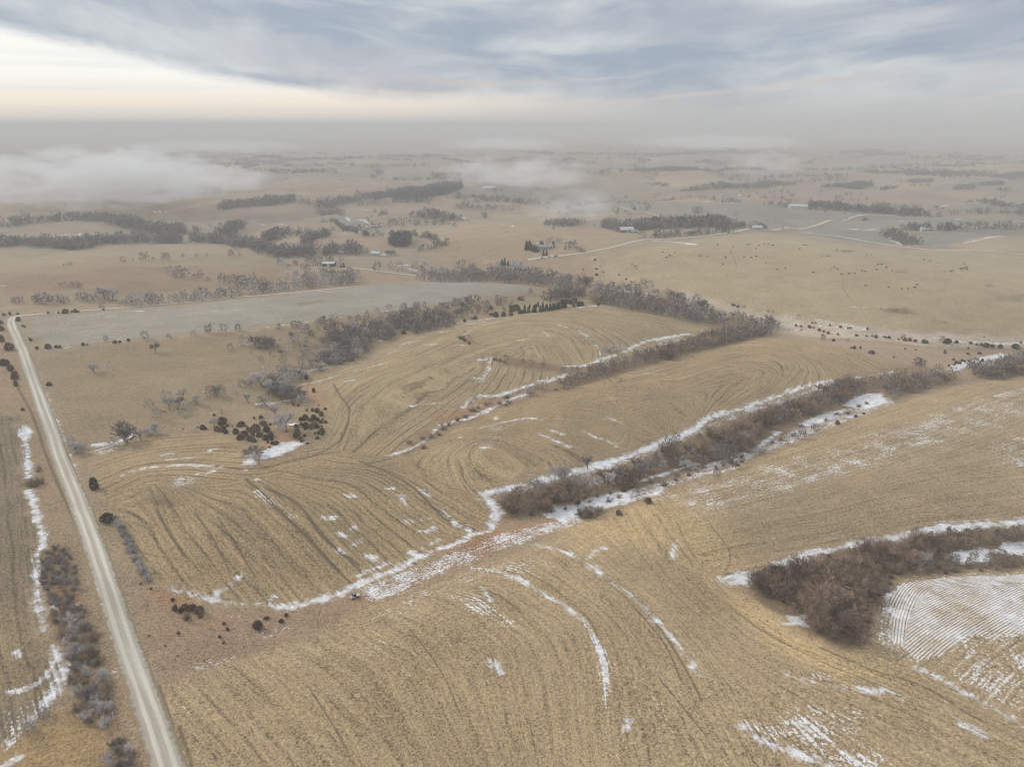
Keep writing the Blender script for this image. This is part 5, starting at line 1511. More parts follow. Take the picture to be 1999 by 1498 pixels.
# creek wood along the upper road and beyond
fill('tree', ['grey', 'grey', 'frost'], [(235, 596), (300, 591), (430, 578), (560, 563), (690, 550), (700, 556), (560, 570), (430, 585), (300, 598), (240, 601)], 8.5, (6, 10), 'roadwood', "in the wood along the upper gravel road", 70)
fill('tree', ['grey', 'frost'], [(560, 545), (640, 535), (700, 540), (700, 550), (580, 560)], 11, (6, 10), 'roadwood2', "in the wood below the small pines", 71)
singles('tree', 'grey', [(205, 584, 24, 'frost'), (212, 585, 28, 'frost'), (220, 586, 24, 'frost'), (198, 584, 18), (75, 592, 14), (85, 593, 20), (95, 593, 16), (70, 592, 12), (110, 592, 14), (120, 592, 14), (130, 592, 12), (155, 587, 13), (165, 588, 14), (175, 588, 12), (182, 588, 10), (26, 591, 10), (34, 592, 11), (42, 592, 10), (119, 560, 7), (128, 560, 8), (142, 562, 10), (150, 562, 10), (157, 562, 8),
        (279, 507, 13), (284, 507, 12), (322, 508, 13), (327, 508, 12), (240, 512, 10), (260, 511, 5), (300, 507, 5), (133, 519, 6), (140, 518, 6), (125, 520, 5), (358, 503, 7), (384, 503, 7), (403, 503, 7), (450, 500, 10), (454, 500, 9), (467, 500, 7), (392, 544, 14), (550, 516, 12, 'frost'), (545, 517, 10), (201, 604, 12), (406, 549, 8), (563, 524, 8), (380, 545, 8)], 'farsingles', "on the rolling tan pasture beyond the upper road")
fill('tree', ['grey', 'frost'], [(320, 538), (345, 536), (364, 543), (350, 548), (325, 543)], 9, (6, 10), 'hillclump', "in the grey clump on the far pasture", 72)
fill('tree', ['grey'], [(432, 552), (470, 550), (518, 552), (515, 560), (450, 560)], 9, (6, 9), 'hillclump2', "in the long grey clump above the upper road", 73)
fill('tree', ['grey', 'grey', 'brown'], [(818, 548), (900, 540), (1000, 538), (1060, 540), (1120, 552), (1160, 562), (1060, 560), (960, 552), (870, 551)], 8.5, (7, 11), 'woodlot', "in the woodlot at the creek crossing", 74)
fill('tree', ['grey', 'frost'], [(820, 535), (900, 525), (990, 522), (1030, 528), (1000, 538), (900, 540)], 14, (6, 10), 'woodlot2', "behind the woodlot at the creek crossing", 75)
singles('pine', 'pine', [(1028, 488, 17), (1034, 487, 17), (1038, 489, 14), (1043, 491, 13), (1047, 492, 12), (1055, 479, 9), (1059, 479, 9), (1080, 482, 11), (1061, 499, 11), (1067, 499, 11), (1103, 487, 7), (1052, 488, 6), (980, 518, 12), (985, 518, 14), (992, 519, 11), (671, 522, 9), (666, 522, 7), (690, 490, 12), (694, 491, 10)], 'housepine', "around the grey farmhouse and the farmsteads")
singles('pine', 'pine', [(560 + x_ / 6.663, 460 + y_ / 6.663, 4.5) for x_, y_ in ((560, 478), (600, 480), (635, 486), (670, 486), (705, 483), (737, 480), (770, 474), (800, 473), (835, 473), (868, 470), (903, 468), (935, 467), (520, 475), (500, 470))], 'pinerow', "in the neat row of small pines by the driveway")
singles('pine', 'pine', [(560 + x_ / 6.663, 460 + y_ / 6.663, 4) for x_, y_ in ((340, 395), (372, 394), (402, 394), (435, 393), (460, 393), (300, 396), (265, 398))], 'pinerow2', "in the short pine row by the dark shed")
singles('tree', 'grey', [(601, 512, 12), (606, 512, 13), (611, 513, 12), (620, 513, 12), (628, 513, 11), (643, 512, 13), (648, 513, 11), (666, 512, 10), (576, 518, 8, 'red'), (579, 518, 7, 'red'), (592, 525, 10), (600, 530, 12)], 'yardtree', "in the bare row behind the dark shed")
fill('tree', ['grey', 'frost'], [(720, 530), (760, 522), (820, 525), (850, 535), (840, 542), (790, 532), (740, 534)], 14, (6, 10), 'yard2', "beside the pale snowy farm yard", 76)
fill('tree', ['grey'], [(1103, 484), (1122, 482), (1122, 486), (1106, 488)], 6, (7, 9), 'houserow', "in the tall bare row by the grey farmhouse", 77)
singles('tree', 'grey', [(1126, 491, 9), (1130, 492, 9), (1134, 493, 8), (1138, 493, 7), (1070, 474, 8), (1078, 472, 8), (1088, 474, 8), (1094, 475, 8)], 'houserow2', "scattered past the grey farmhouse")
singles('cedar', 'cedar', [(1058, 505, 3.5), (1072, 503, 3), (1083, 502, 3.5), (1087, 501, 3.5), (1161, 509, 5), (1164, 526, 4), (1166, 538, 5), (1162, 538, 4), (1138, 527, 3), (1178, 532, 3), (1208, 538, 4), (1222, 546, 4)], 'crossced', "by the crossing of road and dry creek")

# far treelines: these read as masses
FAR = []
def far_line(px, width, spacing, hr, tone): FAR.append(('l', px, width, spacing, hr, tone))
def far_area(px, spacing, hr, tone): FAR.append(('a', px, 0, spacing, hr, tone))
far_line([(-60, 478), (0, 478), (52, 478), (123, 482), (157, 486), (182, 475), (245, 472), (315, 472), (378, 472), (438, 475), (490, 482), (525, 492), (560, 499), (613, 496), (700, 492)], 26, 5.0, (7, 12), 0)
far_line([(0, 440), (140, 431), (210, 431), (273, 444), (315, 451), (371, 454)], 40, 6, (8, 12), 0)
far_line([(438, 461), (455, 450), (473, 440)], 22, 5, (7, 11), 1)
far_line([(522, 472), (538, 463), (553, 454)], 22, 5, (7, 11), 1)
far_line([(588, 479), (612, 468), (641, 458)], 16, 5, (6, 10), 1)
far_line([(385, 447), (420, 443), (452, 440)], 6, 14, (4, 6), 1)
far_line([(630, 433), (665, 444), (700, 456)], 4, 12, (5, 8), 2)
far_line([(700, 458), (725, 462), (769, 461)], 10, 6, (6, 9), 2)
far_area([(762, 478), (785, 466), (800, 468), (796, 480), (772, 484)], 5, (8, 12), 2)
far_line([(795, 462), (830, 465), (850, 474), (874, 480)], 10, 8, (5, 9), 1)
far_line([(805, 492), (835, 488), (872, 478)], 8, 8, (5, 8), 1)
far_area([(420, 412), (500, 405), (574, 398), (574, 388), (500, 395), (440, 400)], 9, (8, 13), 1)
far_area([(574, 398), (640, 394), (700, 388), (770, 376), (810, 368), (810, 375), (770, 388), (690, 396), (600, 404)], 10, (8, 12), 1)
far_area([(765, 396), (800, 378), (870, 362), (902, 358), (900, 372), (860, 384), (810, 398)], 10, (8, 13), 2)
far_area([(797, 424), (840, 416), (880, 424), (905, 430), (880, 432), (820, 428)], 8, (7, 11), 0)
far_area([(612, 416), (640, 412), (672, 418), (668, 422), (620, 418)], 8, (7, 10), 0)
far_line([(690, 402), (720, 400), (756, 399)], 16, 8, (7, 10), 0)
far_area([(742, 420), (753, 419), (754, 422), (744, 422)], 7, (8, 10), 0)
far_line([(880, 388), (940, 390), (1000, 396), (1050, 398)], 26, 9, (7, 11), 1)
far_line([(890, 408), (930, 409), (1000, 410)], 18, 9, (6, 10), 0)
far_line([(1040, 392), (1100, 394), (1150, 396)], 12, 10, (6, 9), 0)
far_area([(1060, 440), (1100, 434), (1140, 436), (1140, 441), (1080, 444)], 9, (5, 8), 0)
far_area([(1171, 443), (1245, 441), (1300, 440), (1422, 438), (1430, 446), (1350, 446), (1290, 448), (1200, 452)], 9, (8, 12), 0)
far_line([(1260, 442), (1330, 441), (1422, 441)], 30, 5.5, (9, 13), 2)
far_line([(1255, 466), (1300, 463), (1350, 460), (1422, 454)], 12, 6, (7, 10), 1)
far_line([(1426, 445), (1450, 444), (1470, 446)], 16, 7, (7, 10), 0)
far_line([(1489, 401), (1520, 403), (1545, 406)], 16, 8, (7, 10), 1)
far_area([(1570, 408), (1585, 404), (1622, 405), (1625, 410), (1600, 411)], 8, (8, 12), 2)
far_line([(1629, 410), (1680, 412), (1740, 417), (1800, 423)], 34, 5.5, (9, 13), 2)
far_line([(1580, 400), (1600, 398), (1640, 404)], 8, 9, (6, 9), 1)
far_line([(1758, 450), (1800, 450), (1850, 450), (1887, 450)], 14, 6, (8, 12), 1)
far_line([(1887, 449), (1920, 447), (1999, 448)], 18, 7, (7, 11), 1)
far_line([(1733, 456), (1755, 468), (1782, 479)], 20, 5.5, (6, 9), 1)
far_line([(1715, 448), (1728, 447)], 10, 6, (6, 9), 1)
far_line([(1919, 396), (1950, 402), (1999, 407), (2060, 410)], 24, 7, (7, 10), 1)
far_line([(1885, 398), (1915, 394), (1960, 385)], 5, 14, (5, 7), 2)
far_line([(1770, 402), (1790, 404), (1830, 408)], 10, 14, (5, 7), 2)
far_line([(1655, 394), (1680, 393), (1690, 390)], 10, 10, (5, 7), 2)
far_line([(1715, 400), (1745, 403), (1790, 406)], 12, 12, (5, 7), 2)
far_area([(1360, 372), (1430, 364), (1480, 360), (1540, 358), (1560, 360), (1500, 368), (1420, 372)], 13, (7, 11), 1)
far_line([(1320, 373), (1370, 370), (1430, 366)], 18, 7, (7, 10), 2)
far_area([(1580, 374), (1600, 368), (1650, 370), (1700, 366), (1706, 362), (1670, 360), (1610, 366)], 11, (7, 11), 2)
far_area([(1550, 360), (1640, 355), (1660, 352), (1600, 352), (1540, 356)], 14, (7, 11), 1)
far_area([(1770, 356), (1820, 353), (1822, 357), (1780, 358)], 10, (7, 10), 1)
far_area([(1905, 362), (1960, 358), (1960, 362), (1920, 365)], 10, (7, 10), 1)
far_area([(1860, 368), (1900, 365), (1900, 371), (1870, 372)], 10, (7, 10), 0)
far_area([(1930, 345), (1999, 340), (1999, 345), (1940, 348)], 14, (7, 10), 0)
for k_, y0_ in enumerate((300, 306, 312, 318, 325, 332, 338, 345)):
    for q_ in range(7):
        x0_ = rng.uniform(-80, 2050)
        L_ = rng.uniform(50, 260)
        far_line([(x0_, y0_ + rng.uniform(-3, 3)), (x0_ + L_ * .5, y0_ + rng.uniform(-3, 3)), (x0_ + L_, y0_ + rng.uniform(-3, 3))], rng.uniform(15, 60), rng.uniform(14, 24), (8, 12), int(rng.integers(3)))
for k_ in range(40):
    x0_ = rng.uniform(500, 2050); y0_ = rng.uniform(350, 430)
    L_ = rng.uniform(12, 60)
    far_line([(x0_, y0_), (x0_ + L_ * .5, y0_ + rng.uniform(-2, 2)), (x0_ + L_, y0_ + rng.uniform(-2, 2))], rng.uniform(4, 16), rng.uniform(8, 14), (6, 9), int(rng.integers(3)))

rgf = np.random.default_rng(91)
for k_ in range(420):
    x0_ = rgf.uniform(-30, 2030); y0_ = 300 + 150 * rgf.uniform(0, 1) ** 0.8
    far_line([(x0_, y0_), (x0_ + rgf.uniform(2, 9), y0_ + rgf.uniform(-0.8, 0.8))], rgf.uniform(3, 10), rgf.uniform(8, 20), (4, 8), int(rgf.integers(3)))
# ----------------------------------------------------------------------------------------------
# plants: the larger ones become things, the rest one mass
# ----------------------------------------------------------------------------------------------
CAP = {'tree': 290, 'bush': 290, 'cedar': 290, 'pine': 290}
CATN = {'tree': 'tree', 'bush': 'bush', 'cedar': 'cedar', 'pine': 'pine'}
NOUN = {'tree': 'bare tree', 'bush': 'bare bush', 'cedar': 'dark cedar', 'pine': 'dark pine'}
LOOK = {'frost': 'frosted', 'grey': 'grey', 'brown': 'brown', 'red': 'russet', 'cedar': 'reddish', 'green': 'greenish', 'pine': ''}
ORD1 = ["", "first", "second", "third", "fourth", "fifth", "sixth", "seventh", "eighth", "ninth", "tenth", "eleventh", "twelfth", "thirteenth",
        "fourteenth", "fifteenth", "sixteenth", "seventeenth", "eighteenth", "nineteenth"]
TENS = {2: ("twentieth", "twenty"), 3: ("thirtieth", "thirty"), 4: ("fortieth", "forty"), 5: ("fiftieth", "fifty"), 6: ("sixtieth", "sixty"),
        7: ("seventieth", "seventy"), 8: ("eightieth", "eighty"), 9: ("ninetieth", "ninety")}


def ordinal(n):
    if n < 20: return ORD1[n]
    if n < 100:
        t, u = divmod(n, 10)
        return TENS[t][0] if u == 0 else TENS[t][1] + "-" + ORD1[u]
    t, u = divmod(n, 100)
    return ("hundredth" if u == 0 else "hundred-and-" + ordinal(u)) if t == 1 else ("two-hundred-and-" + ordinal(max(u, 1)))


def visible(p, h):
    q = p + np.array([0, 0, h * 0.5]) - np.array([0, 0, CAM_H])
    dep = q[1] * math.cos(PITCH) - q[2] * math.sin(PITCH)
    if dep < 1: return False
    up = q[1] * math.sin(PITCH) + q[2] * math.cos(PITCH)
    x_ = 999.5 + F * q[0] / dep; y_ = 749 - F * up / dep
    return -15 < x_ < 2014 and -15 < y_ < 1513


rest = []
chosen = []
for kind in CAP:
    lst = [p for p in PLANTS if p['kind'] == kind]
    for p in lst:
        p['size'] = size_m(np.array([0, 0, 0.0]), 1) and p['h'] / np.linalg.norm(p['pos'] - np.array([0, 0, CAM_H]))
        p['vis'] = visible(p['pos'], p['h'])
    lst = [p for p in lst if p['vis'] or p['size'] > 0]
    vis = sorted([p for p in lst if p['vis']], key=lambda p: -p['size'])
    hid = [p for p in lst if not p['vis']]
    chosen += vis[:CAP[kind]]
    rest += vis[CAP[kind]:] + hid

bycl = {}
for p in chosen:
    bycl.setdefault((p['cl'], p['kind'], p['key']), []).append(p)
rgp = np.random.default_rng(77)
usedproto = set()
for (cl, kind, key), lst in bycl.items():
    lst.sort(key=lambda p: p['x'])
    for n_, p in enumerate(lst, 1):
        pool = PROTO[kind, key]
        vi = int(rgp.integers(len(pool)))
        proto = pool[vi]
        if (kind, key, vi) not in usedproto:
            usedproto.add((kind, key, vi)); o = proto
        else:
            o = copy_tree(proto)
        s = p['h'] / PROTO_H[kind]
        o.location = p['pos']
        o.rotation_euler = (0, 0, rgp.uniform(0, 6.28))
        sx = s * rgp.uniform(0.9, 1.2)
        o.scale = (sx, sx * rgp.uniform(0.92, 1.08), s)
        look = LOOK[key]
        head = (look + " " if look else "") + NOUN[kind]
        lab = head + " " + p['phrase'] if len(lst) == 1 else f"{ordinal(n_)} {head} from the road, {p['phrase']}"
        tag(o, lab, CATN[kind], {'tree': "bare trees on the farmland", 'bush': "bare bushes on the farmland", 'cedar': "dark cedars on the farmland", 'pine': "dark pines on the farmland"}[kind])
for (kind, key), pool in PROTO.items():
    for vi, proto in enumerate(pool):
        if (kind, key, vi) not in usedproto:
            for ch in list(proto.children): bpy.data.objects.remove(ch)
            bpy.data.objects.remove(proto)

# --- the mass of the rest -----------------------------------------------------------------------
TONES = {'frost': (0.40, 0.355, 0.335), 'grey': (0.23, 0.20, 0.19), 'brown': (0.22, 0.168, 0.13), 'red': (0.19, 0.125, 0.10), 'cedar': (0.065, 0.05, 0.034), 'green': (0.06, 0.062, 0.04), 'pine': (0.055, 0.07, 0.054)}
FAR_TONE = [(0.22, 0.20, 0.19), (0.16, 0.15, 0.142), (0.10, 0.103, 0.096)]
mv, mf, mc = [], [], []
nv = 0


def tufts(pos, h, w, tri, col, rg, L):
    """one low tree or bush of a mass: slivers in a dome"""
    global nv
    n = tri
    az_ = rg.uniform(0, 2 * np.pi, n); t = rg.uniform(0.08, 1, n)
    prof = np.sqrt(np.clip(1 - (1.5 * t - 0.6) ** 2, 0.05, 1))
    r = w * prof * np.sqrt(rg.uniform(0.1, 1, n))
    c = np.stack([np.cos(az_) * r, np.sin(az_) * r, t * h], 1)
    d = np.stack([np.cos(az_) * 0.5, np.sin(az_) * 0.5, np.full(n, 0.7)], 1) + rg.normal(size=(n, 3)) * 0.5
    d /= np.linalg.norm(d, axis=1)[:, None]
    a = np.cross(d, rg.normal(size=(n, 3))); a /= np.linalg.norm(a, axis=1)[:, None] + 1e-9
    l = L * rg.uniform(0.6, 1.3, n)[:, None]
    v = np.stack([c - a * l * 0.16, c + a * l * 0.16, c + d * l], 1) + pos
    v[:, :, 2] = np.maximum(v[:, :, 2], pos[2] - 0.1)
    mv.append(v.reshape(-1, 3))
    mf.append(np.arange(n * 3).reshape(-1, 3) + nv)
    mc.append(np.repeat(np.array(col)[None] * rg.uniform(0.75, 1.25, (n, 1)), 3, 0))
    nv += n * 3


rgm = np.random.default_rng(5)
for p in rest:
    d = np.linalg.norm(p['pos'])
    k = p['kind']
    w = p['h'] * (0.42 if k == 'tree' else 0.55 if k == 'bush' else 0.4 if k == 'cedar' else 0.25)
    tri = int(np.clip(150 * (300 / d), 24, 260) * (1.0 if k != 'bush' else 0.8))
    tufts(p['pos'], p['h'] * 0.92, w, tri, np.array(TONES[p['key']]) * rgm.uniform(0.8, 1.2), rgm, p['h'] * (0.20 if d < 500 else 0.30))
n_rest = len(rest)
n_far = 0
for typ, px, width, spacing, hr, tone in FAR:
    rg = rgm
    if typ == 'l':
        w = np.array(smooth(G(px), 5))
        seg = np.linalg.norm(np.diff(w, axis=0), axis=1); s = np.concatenate([[0], np.cumsum(seg)])
        if s[-1] > 6000: continue
        n = int(1.9 * s[-1] / spacing * max(1, width / 11))
        n = min(n, 1100)
        t = rg.uniform(0, s[-1], n)
        pts = np.stack([np.interp(t, s, w[:, 0]), np.interp(t, s, w[:, 1])], 1) + rg.uniform(-.5, .5, (n, 2)) * width
    else:
        poly = G(px)
        xs = [q[0] for q in poly]; ys = [q[1] for q in poly]
        n = int(min((max(xs) - min(xs)) * (max(ys) - min(ys)) / spacing ** 2 * 2.2, 6000)) + 6
        pts = np.stack([rg.uniform(min(xs), max(xs), n), rg.uniform(min(ys), max(ys), n)], 1)
        pts = pts[inside(pts[:, 0], pts[:, 1], poly)][:1200]
    if not len(pts): continue
    zz = H(pts[:, 0], pts[:, 1])
    for (x_, y_), z in zip(pts, zz):
        h_ = rg.uniform(hr[0] * 0.6, hr[1])
        d = math.hypot(x_, y_)
        tufts(np.array([x_, y_, z]), h_, h_ * 0.42, 36 if d < 1200 else 20, np.array(FAR_TONE[tone]) * rg.uniform(0.75, 1.25), rg, h_ * 0.42)
        n_far += 1


# woods that follow the branching far valleys
az_ = np.radians(rgm.uniform(-39, 39, 160000)); rad_ = np.sqrt(rgm.uniform(950 ** 2, 4600 ** 2, 160000))
fx_, fy_ = rad_ * np.sin(az_), rad_ * np.cos(az_)
dd_ = far_draw(fx_, fy_)
wood_ = vnoise(fx_ / 230 + 3, fy_ / 230 + 8)
okw = (dd_ < 4 + 22 * np.clip(wood_ + 0.12, 0, 1)) & (wood_ > -0.14)
clear_ = np.zeros(len(okw), bool)
for pz in ([(1180, 520), (1280, 470), (1560, 450), (2000, 490), (2400, 520), (2400, 650), (1700, 640)], [(820, 500), (900, 438), (1050, 428), (1200, 440), (1260, 466), (1130, 498)],
           [(1310, 395), (1480, 398), (1720, 418), (2000, 440), (2000, 446), (1560, 446), (1330, 430)], [(0, 490), (240, 482), (540, 500), (540, 512), (0, 530)]):
    clear_ |= inside(fx_, fy_, G(pz))
okw &= ~clear_
fx_, fy_ = fx_[okw][:9000], fy_[okw][:9000]
for x_, y_, z in zip(fx_, fy_, H(fx_, fy_)):
    h_ = rgm.uniform(4, 10)
    tufts(np.array([x_, y_, z]), h_, h_ * 0.42, 18, np.array(FAR_TONE[int(rgm.integers(3))]) * rgm.uniform(0.75, 1.25), rgm, h_ * 0.42)
print("valley trees", len(fx_))


def mass_build(T):
    return T.attr('tone').outputs['Color'], None, None


mm = mesh_fast("distant_woodland", np.concatenate(mv), np.concatenate(mf), material("woodland_mass", mass_build))
at = mm.attributes.new('tone', 'FLOAT_COLOR', 'POINT')
cc = np.concatenate(mc)
at.data.foreach_set('color', np.concatenate([cc, np.ones((len(cc), 1))], 1).astype(np.float32).ravel())
tag(obj("distant_woodland", mm), "mass of bare trees and brush filling the thickets and far valleys", "woodland", None, "stuff")
print("plants", len(PLANTS), "things", len(chosen), "rest", n_rest, "far", n_far, "mass tris", len(cc) // 3, "ground quads", nq)

# ----------------------------------------------------------------------------------------------
# buildings
# ----------------------------------------------------------------------------------------------
def plain(name, c1, c2, scale=0.8, rough=0.8):
    return varied(name, c1, c2, scale, rough, 0.0)


M_WHITE = plain("white_siding", (0.52, 0.51, 0.49), (0.60, 0.59, 0.57))
M_TANW = plain("tan_siding", (0.40, 0.34, 0.27), (0.48, 0.42, 0.34))
M_GREYR = plain("grey_shingles", (0.20, 0.215, 0.21), (0.30, 0.315, 0.305))
M_WHITER = plain("white_metal_roof", (0.44, 0.44, 0.435), (0.55, 0.55, 0.54))
M_DARKW = plain("dark_steel", (0.035, 0.035, 0.037), (0.06, 0.06, 0.062))
M_DARKR = plain("brown_shingles", (0.09, 0.075, 0.065), (0.14, 0.12, 0.105))
M_REDW = plain("barn_red", (0.22, 0.055, 0.04), (0.28, 0.075, 0.055))
M_GLASS = material("window_glass", lambda T: ((0.04, 0.05, 0.06), 0.15, None))
M_DOOR = plain("door_paint", (0.16, 0.10, 0.07), (0.20, 0.13, 0.09))


def bxm(name, x0, x1, y0, y1, z0, z1, mat):
    m = box_mesh(name, x0, x1, y0, y1, z0, z1)
    m.materials.append(mat)
    return m


def building(name, px, rot, L, W, Hh, rh, mw, mr, label, cat, windows=4, chimney=True, big_door=False, group="farm buildings"):
    p = ground([px])[0]
    root = bpy.data.objects.new(name, None)
    COL.objects.link(root)
    root.location = (p[0], p[1], p[2] - 0.1); root.rotation_euler = (0, 0, math.radians(rot))
    tag(root, label, cat, group)
    l, w = L / 2, W / 2
    # walls run up into the gables
    v = [(-l, -w, -0.6), (l, -w, -0.6), (l, w, -0.6), (-l, w, -0.6), (-l, -w, Hh), (l, -w, Hh), (l, w, Hh), (-l, w, Hh), (-l, 0, Hh + rh - 0.06), (l, 0, Hh + rh - 0.06)]
    f = [(0, 1, 5, 4), (2, 3, 7, 6), (1, 2, 6, 9, 5), (3, 0, 4, 8, 7), (3, 2, 1, 0), (4, 5, 9, 8), (6, 7, 8, 9)]
    obj("wall", mesh_np("wall", v, f, mw), root)
    e, t = 0.5, 0.18
    sl = rh / w
    zo = Hh - e * sl
    v, f = [], []
    for s in (-1, 1):
        k = len(v)
        for x_ in (-l - e, l + e):
            v += [(x_, s * (w + e), zo), (x_, 0, Hh + rh), (x_, 0, Hh + rh + t), (x_, s * (w + e), zo + t)]
        f += [(k, k + 1, k + 5, k + 4), (k + 3, k + 7, k + 6, k + 2), (k, k + 4, k + 7, k + 3), (k, k + 3, k + 2, k + 1), (k + 4, k + 5, k + 6, k + 7)]
    m = mesh_np("roof", v, f, mr)
    bm = bmesh.new(); bm.from_mesh(m); bmesh.ops.recalc_face_normals(bm, faces=bm.faces); bm.to_mesh(m); bm.free()
    rf = obj("roof", m, root)
    if chimney:
        obj("chimney", bxm("chimney", l * 0.35, l * 0.35 + 0.8, -0.4, 0.4, Hh + rh * 0.6, Hh + rh + 1.0, M_REDW), rf)
    dw, dh = (min(4.0, L * 0.3), Hh * 0.85) if big_door else (1.0, 2.05)
    dr = obj("door", bxm("door", -dw / 2, dw / 2, -w - 0.05, -w + 0.05, 0.0, dh, M_DOOR if not big_door else M_WHITER), root)
    obj("handle", bxm("handle", dw * 0.38, dw * 0.38 + 0.08, -w - 0.12, -w - 0.05, 0.95, 1.1, M_DARKW), dr)
    for k in range(windows):
        x_ = -l + L * (k + 0.5) / windows
        if abs(x_) < dw * 0.5 + 0.9:
            x_ += (dw * 0.5 + 1.0) * (1 if x_ >= 0 else -1)
        if abs(x_) > l - 0.8: continue
        fr = obj("window", bxm("window", x_ - 0.7, x_ + 0.7, -w - 0.06, -w + 0.04, 1.0, 2.2, M_WHITE), root)
        obj("pane", bxm("pane", x_ - 0.58, x_ + 0.58, -w - 0.075, -w + 0.03, 1.12, 2.08, M_GLASS), fr)
    return root


building("farmhouse", (1063, 485.5), -4, 15, 8, 2.8, 2.0, M_TANW, M_GREYR, "long low farmhouse with grey gable roof among dark pines by the crest road", "house", 5)
building("garden_shed", (1076, 483), 8, 4, 3, 2.3, 1.0, M_WHITE, M_WHITER, "small pale shed at the end of the grey farmhouse", "shed", 0, False)
building("garden_shed", (1051, 479), 2, 4.5, 3, 2.2, 1.0, M_WHITE, M_WHITER, "small white shed behind the grey farmhouse", "shed", 0, False)
building("barn", (1222, 453), 12, 19, 12, 4.0, 3.2, M_REDW, M_WHITER, "barn with bright white roof beside the grove near the crest road", "barn", 2, False, True)
building("farmhouse", (1238, 455), -8, 9, 7, 2.8, 2.0, M_WHITE, M_GREYR, "small white house between the white roofed barn and the grove", "house", 3)
building("farmhouse", (1012, 526), 10, 12, 8, 3.0, 2.4, M_TANW, M_GREYR, "grey roofed house half hidden in the woodlot at the creek crossing", "house", 4)
building("garden_shed", (1009, 520), 10, 4, 3, 2.2, 1.0, M_WHITE, M_WHITER, "white shed behind the woodlot house", "shed", 0, False)
building("garage", (1050, 540), 0, 7, 6, 2.6, 1.6, M_WHITE, M_WHITER, "pale roofed garage inside the woodlot", "garage", 0, False, True)
building("pole_shed", (643, 518.5), -2, 13, 8, 3.0, 1.4, M_DARKW, M_WHITER, "dark walled shed with snowy roof behind the small pines", "shed", 0, False, True)
building("farmhouse", (734, 498.5), -10, 10, 7, 3.0, 2.2, M_WHITE, M_WHITER, "white house among grey trees past the driveway", "house", 3)
building("farmhouse", (762, 498), 14, 11, 8, 3.0, 2.4, M_WHITE, M_DARKR, "house with dark brown roof beside the white house", "house", 3)
building("garden_shed", (665, 495), 0, 6, 4, 2.5, 1.2, M_WHITE, M_WHITER, "white shed at the far wood edge behind the dark shed", "shed", 0, False)
building("machine_shed", (1557, 407), -8, 30, 14, 5.0, 2.5, M_WHITE, M_WHITER, "long white machine shed beside the distant grove", "barn", 0, False, True)
building("farmhouse", (1594, 408.5), 0, 14, 9, 3.2, 2.4, M_WHITE, M_GREYR, "distant white farmhouse between the long white shed and the grove", "house", 3)
building("farmhouse", (1477, 447.5), 5, 13, 8, 3, 2.2, M_WHITE, M_WHITER, "white building by the roadside trees below the far grey field", "house", 3)
building("barn", (954, 371), 6, 26, 14, 5.0, 3.5, M_WHITE, M_WHITER, "distant white barn beside the hazy far woods", "barn", 0, False, True)
building("farmhouse", (1804, 450.5), 0, 12, 8, 3, 2.2, M_WHITE, M_WHITER, "white roofed house in the far hedgerow", "house", 3)
building("farmhouse", (1846, 449.5), 0, 12, 8, 3, 2.2, M_WHITE, M_GREYR, "grey roofed house in the far hedgerow", "house", 3)
building("garden_shed", (1910, 446.5), 0, 8, 6, 3, 1.5, M_WHITE, M_WHITER, "small white shed by the tall far hedgerow", "shed", 0, False)
building("machine_shed", (566, 392), 0, 22, 12, 4.5, 2.5, M_WHITE, M_WHITER, "distant white shed in the valley beside the fog bank", "barn", 0, False, True)

